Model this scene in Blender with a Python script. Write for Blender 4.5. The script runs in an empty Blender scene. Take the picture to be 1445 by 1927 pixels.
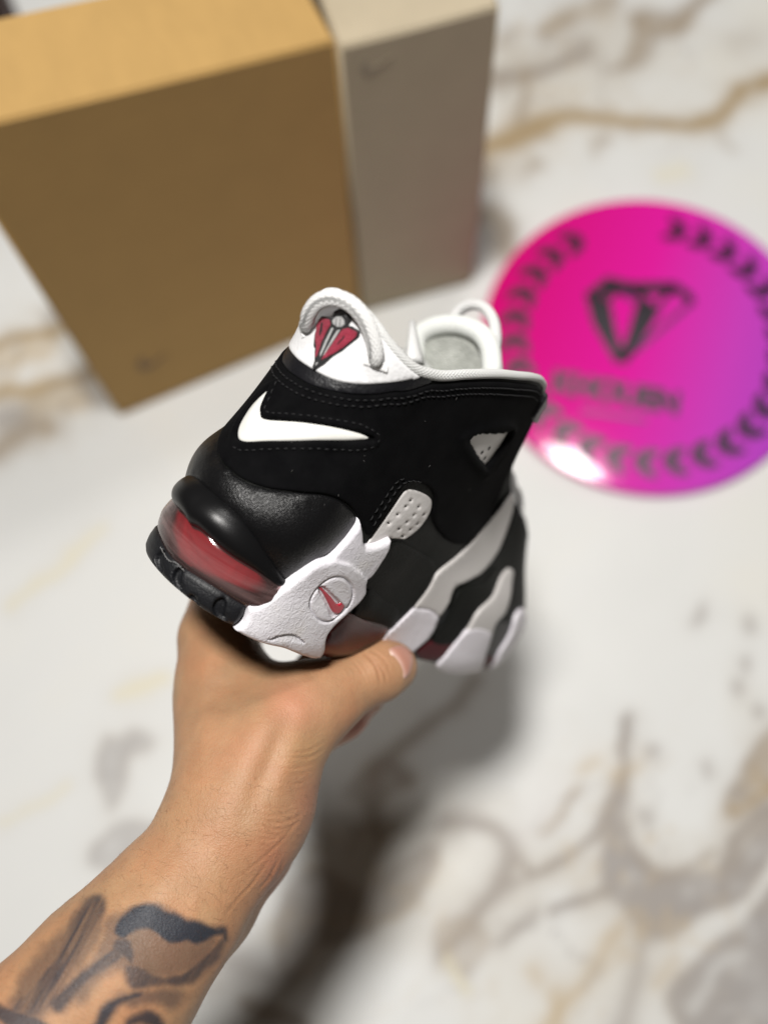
import bpy, bmesh, math, random
import numpy as np
from mathutils import Matrix, Vector
from mathutils.bvhtree import BVHTree
from mathutils.geometry import delaunay_2d_cdt

random.seed(7); rng = np.random.default_rng(7)
SC = bpy.context.scene
COL = SC.collection

# ------------------------------------------------------------------ camera, light, exposure
FPX, CX, CY = 2000.0, 722.5, 963.5          # focal length and centre in photo pixels (1445 x 1927)
CAM_H = 0.90                                # camera height above the marble
NADIR = (780.0, 1650.0)                     # where the plumb line below the camera meets the picture
def cray(x, y): return np.array([(x-CX)/FPX, -(y-CY)/FPX, -1.0])
_dn = cray(*NADIR); _dn /= np.linalg.norm(_dn)
_zw = -_dn
_yw = np.array([0, 0, -1.0]) - np.dot([0, 0, -1.0], _zw)*_zw; _yw /= np.linalg.norm(_yw)
_xw = np.cross(_yw, _zw)
RCW = np.stack([_xw, _yw, _zw])             # camera space -> world space
CPOS = np.array([0, 0, CAM_H])
def c2w(p): return (np.asarray(p, float) @ RCW.T) + CPOS
def w2c(p): return (np.asarray(p, float) - CPOS) @ RCW
def at_depth(x, y, d): return c2w(cray(x, y)*d)          # picture point at a given distance in front of the camera
def on_plane(x, y, z=0.0):
    r = RCW @ cray(x, y); t = (z-CAM_H)/r[2]; return CPOS + r*t
def project(P):
    c = w2c(P); return np.stack([CX - FPX*c[..., 0]/c[..., 2], CY + FPX*c[..., 1]/c[..., 2], -c[..., 2]], -1)

cam = bpy.data.cameras.new('camera'); cam_o = bpy.data.objects.new('camera', cam); COL.objects.link(cam_o)
M = Matrix([list(RCW[i]) + [CPOS[i]] for i in range(3)] + [[0, 0, 0, 1]])
cam_o.matrix_world = M
cam.sensor_fit = 'HORIZONTAL'; cam.sensor_width = 36.0; cam.lens = 36.0*FPX/1445.0
cam.clip_start = 0.01; cam.clip_end = 50
cam.dof.use_dof = True; cam.dof.focus_distance = 0.435
cam.dof.aperture_fstop = cam.lens*1e-3/0.0126
cam.dof.aperture_blades = 0
SC.camera = cam_o

w = bpy.data.worlds.new('World'); SC.world = w; w.use_nodes = True
w.node_tree.nodes['Background'].inputs[0].default_value = (1.0, 0.87, 0.74, 1)
w.node_tree.nodes['Background'].inputs[1].default_value = 0.05

def lamp(name, loc, target, size, power, color, label, shape='DISK'):
    L = bpy.data.lights.new(name, 'AREA'); L.shape = shape; L.size = size; L.energy = power; L.color = color
    o = bpy.data.objects.new(name, L); COL.objects.link(o); o.location = loc
    o.rotation_euler = (Vector(target)-Vector(loc)).to_track_quat('-Z', 'Y').to_euler()
    o['label'] = label; o['category'] = 'lamp'
    return o
lamp('ceiling_lamp', (-0.13, 0.30, 2.3), (0.0, 0.25, 0), 0.26, 48, (1.0, 0.975, 0.94), 'ceiling lamp straight above the sneaker')
lamp('ceiling_lamp', (0.57, 1.15, 2.41), (0.1, 0.3, 0), 0.27, 12, (1.0, 0.98, 0.95), 'ceiling lamp further back, mirrored in the round sign')

vs = SC.view_settings
SC.display_settings.display_device = 'sRGB'
vs.view_transform = 'Standard'; vs.look = 'None'; vs.exposure = 0.0; vs.gamma = 1.0; vs.use_curve_mapping = False
SC.cycles.max_bounces = 8; SC.cycles.transparent_max_bounces = 8
SC.cycles.sample_clamp_indirect = 6
SC.cycles.use_denoising = True
SC.cycles.caustics_reflective = False; SC.cycles.caustics_refractive = False

# ------------------------------------------------------------------ helpers
def tag(o, label=None, cat=None, group=None, kind=None):
    if label: o['label'] = label
    if cat: o['category'] = cat
    if group: o['group'] = group
    if kind: o['kind'] = kind
    return o
def empty(name, loc=(0, 0, 0), mat=None):
    o = bpy.data.objects.new(name, None); COL.objects.link(o); o.empty_display_size = 0.02
    if mat is not None: o.matrix_world = mat
    else: o.location = loc
    return o
def mesh_obj(name, V, F, mat, parent=None, smooth=True, attrs=None):
    me = bpy.data.meshes.new(name)
    me.from_pydata([tuple(map(float, v)) for v in V], [], [tuple(int(i) for i in f) for f in F]); me.update()
    if smooth: me.polygons.foreach_set('use_smooth', [True]*len(me.polygons))
    if attrs:
        for k, a in attrs.items():
            a = np.asarray(a, np.float32)
            if a.ndim == 1:
                t = me.attributes.new(k, 'FLOAT', 'POINT'); t.data.foreach_set('value', a.ravel())
            else:
                t = me.attributes.new(k, 'FLOAT_COLOR', 'POINT')
                t.data.foreach_set('color', np.concatenate([a, np.ones((len(a), 1), np.float32)], 1).ravel())
    o = bpy.data.objects.new(name, me); COL.objects.link(o)
    if mat is not None: me.materials.append(mat)
    if parent is not None: o.parent = parent
    return o
def bm_obj(name, bm, mat, parent=None, smooth=False):
    me = bpy.data.meshes.new(name); bm.to_mesh(me); bm.free()
    if smooth: me.polygons.foreach_set('use_smooth', [True]*len(me.polygons))
    me.materials.append(mat)
    o = bpy.data.objects.new(name, me); COL.objects.link(o)
    if parent is not None: o.parent = parent
    return o
def srgb(r, g, b):
    f = lambda c: (c/255/12.92 if c/255 <= 0.04045 else ((c/255+0.055)/1.055)**2.4)
    return (f(r), f(g), f(b), 1.0)

class NT:
    def __init__(s, name):
        s.m = bpy.data.materials.new(name); s.m.use_nodes = True; s.t = s.m.node_tree; s.n = s.t.nodes
        s.b = s.n['Principled BSDF']; s.out = s.n['Material Output']
    def add(s, typ, **kw):
        n = s.n.new(typ)
        for k, v in kw.items():
            if k.startswith('i_'):
                k = k[2:]; k = int(k) if k.isdigit() else k.replace('_', ' ')
                n.inputs[k].default_value = v
            else: setattr(n, k, v)
        return n
    def link(s, a, b): s.t.links.new(a, b)
    def set(s, **kw):
        for k, v in kw.items(): s.b.inputs[k.replace('_', ' ')].default_value = v
        return s
    def coord(s, scale=1.0):
        tc = s.add('ShaderNodeTexCoord'); mp = s.add('ShaderNodeMapping')
        mp.inputs['Scale'].default_value = (scale,)*3 if not hasattr(scale, '__len__') else scale
        s.link(tc.outputs['Object'], mp.inputs['Vector']); return mp.outputs[0]
    def noise(s, scale, detail=4, rough=0.55, vec=None, dist=0.0):
        n = s.add('ShaderNodeTexNoise', i_Scale=scale, i_Detail=detail, i_Roughness=rough, i_Distortion=dist)
        s.link(vec if vec is not None else s.coord(), n.inputs['Vector']); return n.outputs['Fac']
    def voro(s, scale, feature='F1', vec=None, rnd=1.0):
        n = s.add('ShaderNodeTexVoronoi', feature=feature, i_Scale=scale, i_Randomness=rnd)
        s.link(vec if vec is not None else s.coord(), n.inputs['Vector']); return n.outputs['Distance']
    def ramp(s, fac, stops):
        r = s.add('ShaderNodeValToRGB'); cr = r.color_ramp
        while len(cr.elements) < len(stops): cr.elements.new(0.5)
        for e, (p, c) in zip(cr.elements, stops):
            e.position = p; e.color = c if hasattr(c, '__len__') else (c, c, c, 1)
        s.link(fac, r.inputs[0]); return r.outputs[0]
    def mix(s, fac, a, b, typ='MIX'):
        n = s.add('ShaderNodeMix', data_type='RGBA', blend_type=typ)
        for sock, v in ((n.inputs[0], fac), (n.inputs[6], a), (n.inputs[7], b)):
            if isinstance(v, bpy.types.NodeSocket): s.link(v, sock)
            else: sock.default_value = v
        return n.outputs[2]
    def math(s, op, a, b=0.5, c=None):
        n = s.add('ShaderNodeMath', operation=op)
        for i, v in enumerate((a, b) if c is None else (a, b, c)):
            if isinstance(v, bpy.types.NodeSocket): s.link(v, n.inputs[i])
            else: n.inputs[i].default_value = v
        return n.outputs[0]
    def bump(s, h, dist=0.001, strength=1.0, normal=None):
        n = s.add('ShaderNodeBump', i_Strength=strength, i_Distance=dist); s.link(h, n.inputs['Height'])
        if normal is not None: s.link(normal, n.inputs['Normal'])
        s.link(n.outputs[0], s.b.inputs['Normal']); return n.outputs[0]
    def attr(s, name):
        n = s.add('ShaderNodeAttribute', attribute_name=name); return n
    def color(s, sock): s.link(sock, s.b.inputs['Base Color'])
    def rough(s, sock): s.link(sock, s.b.inputs['Roughness'])

# --- interpolation and noise in numpy
def hermite(xk, yk, x):
    xk = np.asarray(xk, float); yk = np.asarray(yk, float)
    d = np.diff(yk, axis=0)/np.diff(xk).reshape(-1, *([1]*(yk.ndim-1)))
    h = np.diff(xk)
    m = np.zeros_like(yk)
    hh = h.reshape(-1, *([1]*(yk.ndim-1)))
    m[1:-1] = (d[:-1]*hh[1:] + d[1:]*hh[:-1])/(hh[1:]+hh[:-1]); m[0] = d[0]; m[-1] = d[-1]
    x = np.clip(np.asarray(x, float), xk[0], xk[-1]); i = np.clip(np.searchsorted(xk, x, side='right')-1, 0, len(xk)-2)
    t = (x-xk[i])/h[i]; H = h[i]
    if yk.ndim > 1: t = t[..., None]; H = H[..., None]
    t2 = t*t; t3 = t2*t
    return (2*t3-3*t2+1)*yk[i] + (t3-2*t2+t)*H*m[i] + (-2*t3+3*t2)*yk[i+1] + (t3-t2)*H*m[i+1]
def _hash(ix, iy, iz, seed):
    h = (ix.astype(np.int64)*374761393 + iy.astype(np.int64)*668265263 + iz.astype(np.int64)*2147483647 + seed*974634777) & 0xffffffff
    h = ((h ^ (h >> 13))*1274126177) & 0xffffffff; h = h ^ (h >> 16)
    return (h & 0xffff)/65535.0
def vnoise(P, seed=0):
    P = np.asarray(P, float); i = np.floor(P).astype(int); f = P-i; f = f*f*(3-2*f); r = 0
    for a in (0, 1):
        for b in (0, 1):
            for c in (0, 1):
                wgt = (f[:, 0] if a else 1-f[:, 0])*(f[:, 1] if b else 1-f[:, 1])*(f[:, 2] if c else 1-f[:, 2])
                r = r + wgt*_hash(i[:, 0]+a, i[:, 1]+b, i[:, 2]+c, seed)
    return r
def fbm(P, seed=0, octv=4):
    r = 0; a = 0.5; P = np.asarray(P, float)
    for k in range(octv): r = r + a*vnoise(P*2**k, seed+k); a *= 0.5
    return r
def seg_dist(P, poly, closed=False):
    """distance of 2-D points to a polyline, and the parameter (0..1) of the nearest place along it"""
    P = np.asarray(P, float); poly = np.asarray(poly, float)
    A = poly if closed else poly[:-1]; B = np.roll(poly, -1, 0) if closed else poly[1:]
    best = np.full(len(P), 1e9); par = np.zeros(len(P)); n = len(A)
    for k in range(n):
        ab = B[k]-A[k]; L = ab@ab + 1e-18
        t = np.clip(((P-A[k])@ab)/L, 0, 1); d = np.hypot(*(P-A[k]-t[:, None]*ab).T)
        m = d < best; best = np.where(m, d, best); par = np.where(m, (k+t)/n, par)
    return best, par
def inside(P, poly):
    P = np.asarray(P, float); poly = np.asarray(poly, float); r = np.zeros(len(P), bool)
    x, y = P[:, 0], P[:, 1]; j = len(poly)-1
    for i in range(len(poly)):
        xi, yi = poly[i]; xj, yj = poly[j]
        c = ((yi > y) != (yj > y)) & (x < (xj-xi)*(y-yi)/(yj-yi+1e-18)+xi); r ^= c; j = i
    return r
def catmull(P, closed, n=6):
    """smooth curve through points; a point given twice in a row is a corner"""
    P = [np.asarray(p, float) for p in P]; out = []
    m = len(P); rngk = range(m) if closed else range(m-1)
    for k in rngk:
        a, b = P[k], P[(k+1) % m]
        if np.allclose(a, b): continue
        p0 = P[(k-1) % m] if (closed or k > 0) else 2*a-b
        p3 = P[(k+2) % m] if (closed or k+2 < m) else 2*b-a
        if np.allclose(p0, a): p0 = 2*a-b
        if np.allclose(p3, b): p3 = 2*b-a
        # centripetal-ish tangents
        l0, l1, l2 = (np.linalg.norm(a-p0)+1e-9)**.5, (np.linalg.norm(b-a)+1e-9)**.5, (np.linalg.norm(p3-b)+1e-9)**.5
        ma = l1*((a-p0)/l0-(b-p0)/(l0+l1)+(b-a)/l1); mb = l1*((b-a)/l1-(p3-a)/(l1+l2)+(p3-b)/l2)
        for t in np.arange(n)/n:
            out.append((2*t**3-3*t**2+1)*a+(t**3-2*t**2+t)*ma+(-2*t**3+3*t**2)*b+(t**3-t**2)*mb)
    if not closed: out.append(P[-1])
    return np.array(out)
def resample(P, step, closed=False):
    P = np.asarray(P, float); Q = np.vstack([P, P[:1]]) if closed else P
    L = np.r_[0, np.cumsum(np.linalg.norm(np.diff(Q, axis=0), axis=1))]
    n = max(2, int(round(L[-1]/step))); s = np.linspace(0, L[-1], n+1)
    R = np.stack([np.interp(s, L, Q[:, k]) for k in range(Q.shape[1])], 1)
    return R[:-1] if closed else R
def tube(P, rad, nseg=10, flat=1.0, normals=None, cap=True, closed=False):
    """swept tube along 3-D points; rad per point or scalar; flat squeezes it along the given normals"""
    P = np.asarray(P, float); n = len(P); rad = np.broadcast_to(np.asarray(rad, float), (n,))
    if closed: T = np.roll(P, -1, 0)-np.roll(P, 1, 0)
    else: T = np.gradient(P, axis=0)
    T /= np.linalg.norm(T, axis=1)[:, None]+1e-12
    if normals is None:
        a = np.array([0, 0, 1.0]) if abs(T[0, 2]) < .9 else np.array([1.0, 0, 0]); N = np.zeros_like(P); nn = a
        for k in range(n):
            nn = nn-T[k]*(nn@T[k]); nn /= np.linalg.norm(nn); N[k] = nn
    else:
        N = np.asarray(normals, float); N = N-T*np.sum(N*T, 1)[:, None]; N /= np.linalg.norm(N, axis=1)[:, None]
    B = np.cross(T, N); ang = np.arange(nseg)/nseg*2*np.pi; V = []; F = []
    for k in range(n):
        for a in ang: V.append(P[k]+rad[k]*(flat*np.cos(a)*N[k]+np.sin(a)*B[k]))
    for k in range(n if closed else n-1):
        k2 = (k+1) % n
        for j in range(nseg): F.append((k*nseg+j, k*nseg+(j+1) % nseg, k2*nseg+(j+1) % nseg, k2*nseg+j))
    if cap and not closed:
        F.append(tuple(range(nseg))[::-1]); F.append(tuple((n-1)*nseg+j for j in range(nseg)))
    return np.array(V), F
# ------------------------------------------------------------------ materials
def m_leather(name, col, scale, dist, rough, spec=0.5, noise_mix=0.5, coat=0.0):
    t = NT(name); t.set(Base_Color=col, Roughness=rough, Specular_IOR_Level=spec, Coat_Weight=coat, Coat_Roughness=0.3)
    v = t.voro(scale); n = t.noise(scale*0.9, 3); n2 = t.noise(60, 2)
    h = t.math('ADD', t.math('MULTIPLY', v, 1-noise_mix), t.math('MULTIPLY', n, noise_mix))
    t.bump(h, dist)
    t.rough(t.math('ADD', t.math('MULTIPLY', n2, 0.18), rough-0.09))
    return t.m
def m_nubuck():
    t = NT('black_nubuck'); t.set(Roughness=0.95, Specular_IOR_Level=0.05, Sheen_Weight=0.012, Sheen_Roughness=0.4)
    n = t.noise(90, 5, 0.6); f = t.noise(2600, 2)
    t.color(t.ramp(n, [(0.3, (0.0022, 0.0022, 0.0026, 1)), (0.75, (0.0055, 0.0055, 0.006, 1))]))
    t.bump(f, 0.00012); return t.m
def m_rubber():
    t = NT('black_rubber'); t.set(Roughness=0.5, Specular_IOR_Level=0.45)
    n = t.noise(45, 5, 0.7); dust = t.ramp(n, [(0.56, (0.0065, 0.007, 0.009, 1)), (0.85, (0.022, 0.023, 0.026, 1))])
    t.color(dust); t.bump(t.math('ADD', t.math('MULTIPLY', t.voro(1300), 0.7), t.math('MULTIPLY', t.noise(1400, 3), 0.5)), 0.00013); return t.m
def m_clip():
    t = NT('white_moulded_foam'); t.set(Roughness=0.5, Specular_IOR_Level=0.4)
    n1 = t.noise(30, 4, 0.6)
    t.color(t.ramp(n1, [(0.3, (0.80, 0.77, 0.84, 1)), (0.62, (0.86, 0.84, 0.88, 1)), (0.82, (0.82, 0.77, 0.71, 1))]))
    w1 = t.noise(360, 2, 0.5, dist=1.2); r = t.math('ABSOLUTE', t.math('SUBTRACT', w1, 0.5))
    w2 = t.noise(650, 2, 0.5, dist=0.6)
    h = t.math('ADD', t.math('MULTIPLY', t.math('MINIMUM', r, 0.16), 3.2), t.math('MULTIPLY', w2, 0.35))
    t.bump(h, 0.00024); return t.m
def m_plain(name, col, rough=0.5, spec=0.5, **kw):
    t = NT(name); t.set(Base_Color=col, Roughness=rough, Specular_IOR_Level=spec, **kw); return t
def m_white_leather(name, col=(0.84, 0.84, 0.85, 1), scale=700, dist=0.00016, rough=0.45):
    t = NT(name); t.set(Base_Color=col, Roughness=rough, Specular_IOR_Level=0.4)
    v = t.voro(scale); n = t.noise(scale*.5, 4); t.bump(t.math('ADD', t.math('MULTIPLY', v, .6), n), dist); return t.m
def m_knit(name, col, su, sv, dist=0.0005):
    """braided cord: bump from the cord's own length / girth coordinates"""
    t = NT(name); t.set(Base_Color=col, Roughness=0.75, Specular_IOR_Level=0.25, Sheen_Weight=0.2)
    a = t.attr('cu').outputs['Fac']; b = t.attr('cv').outputs['Fac']
    A = t.math('MULTIPLY', a, su); B = t.math('MULTIPLY', b, sv)
    p = t.math('ABSOLUTE', t.math('SINE', t.math('ADD', A, B))); q = t.math('ABSOLUTE', t.math('SINE', t.math('SUBTRACT', A, B)))
    h = t.math('MULTIPLY', p, q); t.bump(h, dist)
    t.color(t.mix(h, tuple(c*0.90 for c in col[:3])+(1,), col)); return t.m
M_NUB = m_nubuck(); M_RUB = m_rubber(); M_CLIP = m_clip()
M_TUMB = m_leather('black_tumbled_leather', (0.0045, 0.0045, 0.005, 1), 1700, 0.00020, 0.33, 0.36, 0.35)
M_SMOOTH = m_leather('black_smooth_foam', (0.0055, 0.0055, 0.006, 1), 2500, 0.00006, 0.33, 0.30, 0.6)
M_STRIP = m_leather('black_strip_leather', (0.007, 0.007, 0.009, 1), 900, 0.00018, 0.42, 0.45, 0.5)
M_SIDE = m_leather('dark_grey_side_leather', (0.0075, 0.008, 0.007, 1), 1000, 0.0002, 0.55, 0.09, 0.5)
M_TAB = m_white_leather('white_tab_leather')
M_PERF = m_white_leather('grey_white_leather', (0.80, 0.77, 0.755, 1), 600, 0.00010, 0.4)
M_LETTER = m_white_leather('pale_letter_leather', (0.58, 0.555, 0.54, 1), 500, 0.0001, 0.45)
M_LETTER2 = m_white_leather('lilac_white_foam', (0.78, 0.75, 0.80, 1), 400, 0.0002, 0.45)
_t = m_plain('white_gloss_rubber', (0.84, 0.83, 0.79, 1), 0.22, 0.5, Coat_Weight=0.3, Coat_Roughness=0.12)
_n = _t.noise(120, 5, .65); _t.color(_t.ramp(_n, [(0.3, (0.86, 0.855, 0.82, 1)), (0.66, (0.83, 0.82, 0.77, 1)), (0.85, (0.66, 0.62, 0.55, 1))])); _t.bump(_t.noise(150, 2), 0.0001); M_GLOSS = _t.m
_t = m_plain('red_paint', (0.50, 0.018, 0.045, 1), 0.3, 0.5, Coat_Weight=0.4); _t.bump(_t.noise(500, 2), .0002); M_RED = _t.m
M_THREAD = m_plain('black_thread', (0.009, 0.009, 0.010, 1), 0.6, 0.3).m
M_THREADW = m_plain('white_thread', (0.88, 0.88, 0.88, 1), 0.35, 0.5).m
M_DARK = m_plain('black_recess', (0.006, 0.006, 0.007, 1), 0.7, 0.2).m
M_HOLE = m_plain('grey_perforation', (0.06, 0.055, 0.055, 1), 0.8, 0.2).m
M_GREYLINE = m_plain('grey_moulded_line', (0.42, 0.39, 0.46, 1), 0.5, 0.3).m
M_PIPE = m_knit('white_woven_piping', (0.86, 0.865, 0.85, 1), 1700, 5.0, 0.0004)
M_CORD = m_knit('white_braided_cord', (0.90, 0.90, 0.89, 1), 1300, 7.0, 0.00045)
# embroidery: fine parallel ridges
def m_embroid(name, col, col2, rough=.45):
    t = NT(name); t.set(Roughness=rough, Specular_IOR_Level=0.5, Sheen_Weight=0.1)
    vec = t.coord((1, 1, 1)); n = t.noise(900, 3, .6, vec); wv = t.add('ShaderNodeTexWave', wave_type='BANDS', bands_direction='DIAGONAL', i_Scale=900.0, i_Distortion=6.0, i_Detail=2.0, i_Detail_Scale=3.0)
    t.link(vec, wv.inputs['Vector']); t.color(t.mix(t.math('MULTIPLY', wv.outputs['Fac'], n), col, col2)); t.bump(t.math('ADD', wv.outputs['Fac'], n), .0004); return t.m
M_EMB_RED = m_embroid('red_embroidery', (0.34, 0.006, 0.03, 1), (0.90, 0.10, 0.20, 1), .35)
M_EMB_BLK = m_embroid('black_embroidery', (0.008, 0.008, 0.009, 1), (0.03, 0.03, 0.033, 1))
M_EMB_WHT = m_embroid('white_embroidery', (0.75, 0.75, 0.75, 1), (0.86, 0.86, 0.86, 1))
# clear air window: fresnel gloss over tinted see-through plastic, pale reflection streaks painted in
def m_window(name, tint, rough=0.06, ior=1.6, painted_refl=.30, vmid=.0215):
    t = NT(name); t.n.remove(t.b)
    tr = t.add('ShaderNodeBsdfTransparent'); tr.inputs[0].default_value = tint
    gl = t.add('ShaderNodeBsdfGlossy'); gl.inputs['Roughness'].default_value = rough; gl.inputs['Color'].default_value = (1, .97, .97, 1)
    fr = t.add('ShaderNodeFresnel'); fr.inputs[0].default_value = ior
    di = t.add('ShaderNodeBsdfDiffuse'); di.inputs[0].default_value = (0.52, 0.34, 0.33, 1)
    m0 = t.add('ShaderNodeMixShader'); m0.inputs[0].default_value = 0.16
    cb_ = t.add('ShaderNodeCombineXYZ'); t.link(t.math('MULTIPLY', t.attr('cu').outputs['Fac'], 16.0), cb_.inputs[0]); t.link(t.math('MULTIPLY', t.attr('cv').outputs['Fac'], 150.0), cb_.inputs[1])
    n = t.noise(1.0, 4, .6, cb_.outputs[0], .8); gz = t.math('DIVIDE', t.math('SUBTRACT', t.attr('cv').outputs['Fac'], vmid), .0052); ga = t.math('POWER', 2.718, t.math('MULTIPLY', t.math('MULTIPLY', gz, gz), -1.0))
    t.link(t.math('MULTIPLY_ADD', t.math('MULTIPLY', t.ramp(n, [(0.38, 0.12), (0.62, 1.0)]), ga), painted_refl, .05), m0.inputs[0])
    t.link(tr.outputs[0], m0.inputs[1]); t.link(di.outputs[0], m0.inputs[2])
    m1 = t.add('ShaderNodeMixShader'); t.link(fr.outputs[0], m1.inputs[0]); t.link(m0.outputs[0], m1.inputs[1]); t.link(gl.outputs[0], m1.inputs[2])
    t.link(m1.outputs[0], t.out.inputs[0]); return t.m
M_WIN = m_window('clear_air_window', (0.95, 0.78, 0.78, 1), rough=.10, ior=1.5, painted_refl=.30); M_WIN2 = m_window('tinted_air_window', (0.80, 0.42, 0.42, 1), .25, 1.3, .3)
_t = NT('red_air_core'); _t.set(Roughness=0.35, Specular_IOR_Level=0.4)
_t.color(_t.ramp(_t.noise(60, 4, .6, dist=1.0), [(0.3, (0.20, 0.004, 0.012, 1)), (0.7, (0.36, 0.010, 0.024, 1))])); M_AIR = _t.m; M_AIR2 = m_plain('dark_red_air_core', (0.07, 0.010, 0.014, 1), .5, .2).m
_t = NT('grey_mesh_lining'); _t.set(Roughness=0.95, Specular_IOR_Level=0.1); _t.color(_t.ramp(_t.noise(160, 4), [(0.35, (0.36, 0.37, 0.34, 1)), (0.7, (0.50, 0.51, 0.475, 1))])); _t.bump(_t.voro(900), .0006); M_LINE = _t.m
_t = NT('white_padded_fabric'); _t.set(Base_Color=(0.78, 0.80, 0.77, 1), Roughness=0.9, Specular_IOR_Level=0.15, Sheen_Weight=0.2); _t.bump(_t.voro(1500), .0003); M_PAD = _t.m
# ------------------------------------------------------------------ the shoe: pose and body surface
# local axes: x towards the toe, y to the shoe's left, z up; metres; origin under the back of the heel
SHOE_VP = (1960.0, 1310.0); SHOE_UP = (math.sin(math.radians(32.5)), math.cos(math.radians(32.5)))
_f = cray(*SHOE_VP); _f /= np.linalg.norm(_f)
_u = np.array([SHOE_UP[0], SHOE_UP[1], 0.0]); _u[2] = -(_u[0]*_f[0]+_u[1]*_f[1])/_f[2]; _u /= np.linalg.norm(_u)
_l = np.cross(_u, _f)
SHOE_O = cray(292, 1108)*0.420
RS = np.stack([RCW@_f, RCW@_l, RCW@_u], 1); OS = c2w(SHOE_O)
def s2w(p): return np.asarray(p, float) @ RS.T + OS
def w2s(p): return (np.asarray(p, float)-OS) @ RS
SHOE_M = Matrix([list(RS[i]) + [OS[i]] for i in range(3)] + [[0, 0, 0, 1]])

# profile tables, centimetres, by height v
PV  = [-0.5, 0.0, 0.5, 1.2, 2.0, 2.7, 3.4, 4.2, 5.2, 6.5, 8.0, 9.5, 11.0, 12.5, 14.0, 16.5]
XB  = [0.9, 0.55, 0.36, 0.32, 0.32, 0.26, 0.12, 0.02, 0.12, 0.50, 0.82, 1.00, 1.15, 1.10, 0.90, 0.40]   # back of the heel
WH  = [3.1, 3.45, 3.60, 3.62, 3.60, 3.55, 3.55, 3.60, 3.60, 3.50, 3.35, 3.20, 3.15, 3.15, 3.15, 3.15]   # half width at the heel
AH  = [4.0, 4.2, 4.3, 4.3, 4.3, 4.3, 4.3, 4.2, 4.2, 4.0, 3.8, 3.6, 3.5, 3.5, 3.5, 3.5]                  # depth of the heel round
WM  = [3.2, 3.5, 3.6, 3.6, 3.6, 3.6, 3.55, 3.5, 3.45, 3.4, 3.4, 3.45, 3.55, 3.6, 3.65, 3.7]             # half width at the waist
WB  = [4.0, 4.35, 4.5, 4.5, 4.5, 4.45, 4.3, 3.9, 3.1, 2.45, 2.15, 2.25, 2.5, 2.7, 2.8, 2.9]             # ball
WT  = [3.5, 3.9, 4.1, 4.1, 4.1, 4.0, 3.8, 3.5, 3.0, 2.6, 2.6, 2.4, 2.2, 2.1, 2.0, 2.0]                  # toe
XF  = [28.2, 29.0, 29.2, 29.2, 29.2, 29.0, 28.6, 28.0, 27.2, 26.0, 24.2, 22.4, 21.0, 20.2, 19.6, 19.0]  # front
_PT = np.array(PV)
def prof(T, v): return hermite(_PT, np.array(T), v)
HALF = 34.5
TK = np.array([0, .067, .135, .207, .40, .66, .86, 1.0])*HALF
def S(u, v, h=0.0):
    """point of the shoe body; u = signed distance round from the back (cm, + is the visible right side), v = height, h = outward offset"""
    u, v = np.broadcast_arrays(np.asarray(u, float), np.asarray(v, float))
    def base(u, v):
        xb, wh, a, wm, wb, wt, xf = [prof(T, v) for T in (XB, WH, AH, WM, WB, WT, XF)]
        L = xf-xb
        X = [xb, xb+a*(1-.866), xb+a*.5, xb+a, xb+L*.42, xb+L*.70, xb+L*.90, xf]
        Y = [0*xb, wh*.5, wh*.866, wh, wm, wb, wt*.78, 0*xb]
        sg = np.sign(u)+(u == 0); t = np.abs(u)
        K = np.r_[-TK[1], TK, 2*HALF-TK[-2]]
        XX = [X[1]]+X+[X[-2]]; YY = [-Y[1]]+Y+[-Y[-2]]
        i = np.clip(np.searchsorted(K, t, side='right')-1, 1, len(K)-3)
        XX = np.stack(XX); YY = np.stack(YY)
        def hz(A):
            g = lambda j: np.take_along_axis(A, j[None], 0)[0]
            k0, k1, k2, k3 = K[i-1], K[i], K[i+1], K[i+2]; a0, a1, a2, a3 = g(i-1), g(i), g(i+1), g(i+2)
            h0, h1, h2 = k1-k0, k2-k1, k3-k2
            d0, d1, d2 = (a1-a0)/h0, (a2-a1)/h1, (a3-a2)/h2
            m1 = (d0*h1+d1*h0)/(h0+h1); m2 = (d1*h2+d2*h1)/(h1+h2)
            s = (t-k1)/h1
            return (2*s**3-3*s**2+1)*a1+(s**3-2*s**2+s)*h1*m1+(-2*s**3+3*s**2)*a2+(s**3-s**2)*h1*m2
        x, y = hz(XX), hz(YY)
        return np.stack([x, -sg*y, v], -1)
    shp = u.shape; u = u.ravel(); v = v.ravel()
    P = base(u, v)
    if np.any(h != 0):
        N = Snorm(u, v, base); P = P+N*(np.broadcast_to(np.asarray(h, float), shp).ravel()[:, None])
    return (P*0.01).reshape(shp+(3,))
def Snorm(u, v, base=None):
    if base is None: base = lambda a, b: S(a, b)*100
    e = .05
    du = base(u+e, v)-base(u-e, v); dv = base(u, np.minimum(v+e, 16.5))-base(u, np.maximum(v-e, -.5))
    n = np.cross(du, dv); n /= np.linalg.norm(n, axis=-1)[..., None]+1e-12
    return n
VT_U = np.array([0, 1.2, 2.2, 3.2, 4.2, 5.2, 6.5, 9.0, 11.5, 14.0, 16.5, 18.7, 20.2, 21.3, 23, 26, 30, HALF])
VT_V = np.array([13.5, 13.45, 13.25, 12.95, 12.72, 12.6, 12.72, 13.45, 14.05, 14.45, 14.75, 14.8, 14.5, 13.4, 11.0, 8.6, 7.4, 6.9])
def vtop(u):
    u = np.asarray(u, float); return hermite(VT_U, VT_V, np.abs(u))-2.3*np.clip((-u-5)/6, 0, 1)*np.clip((26+u)/4, 0, 1)
_bvh = {}; _prj = {}
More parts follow.
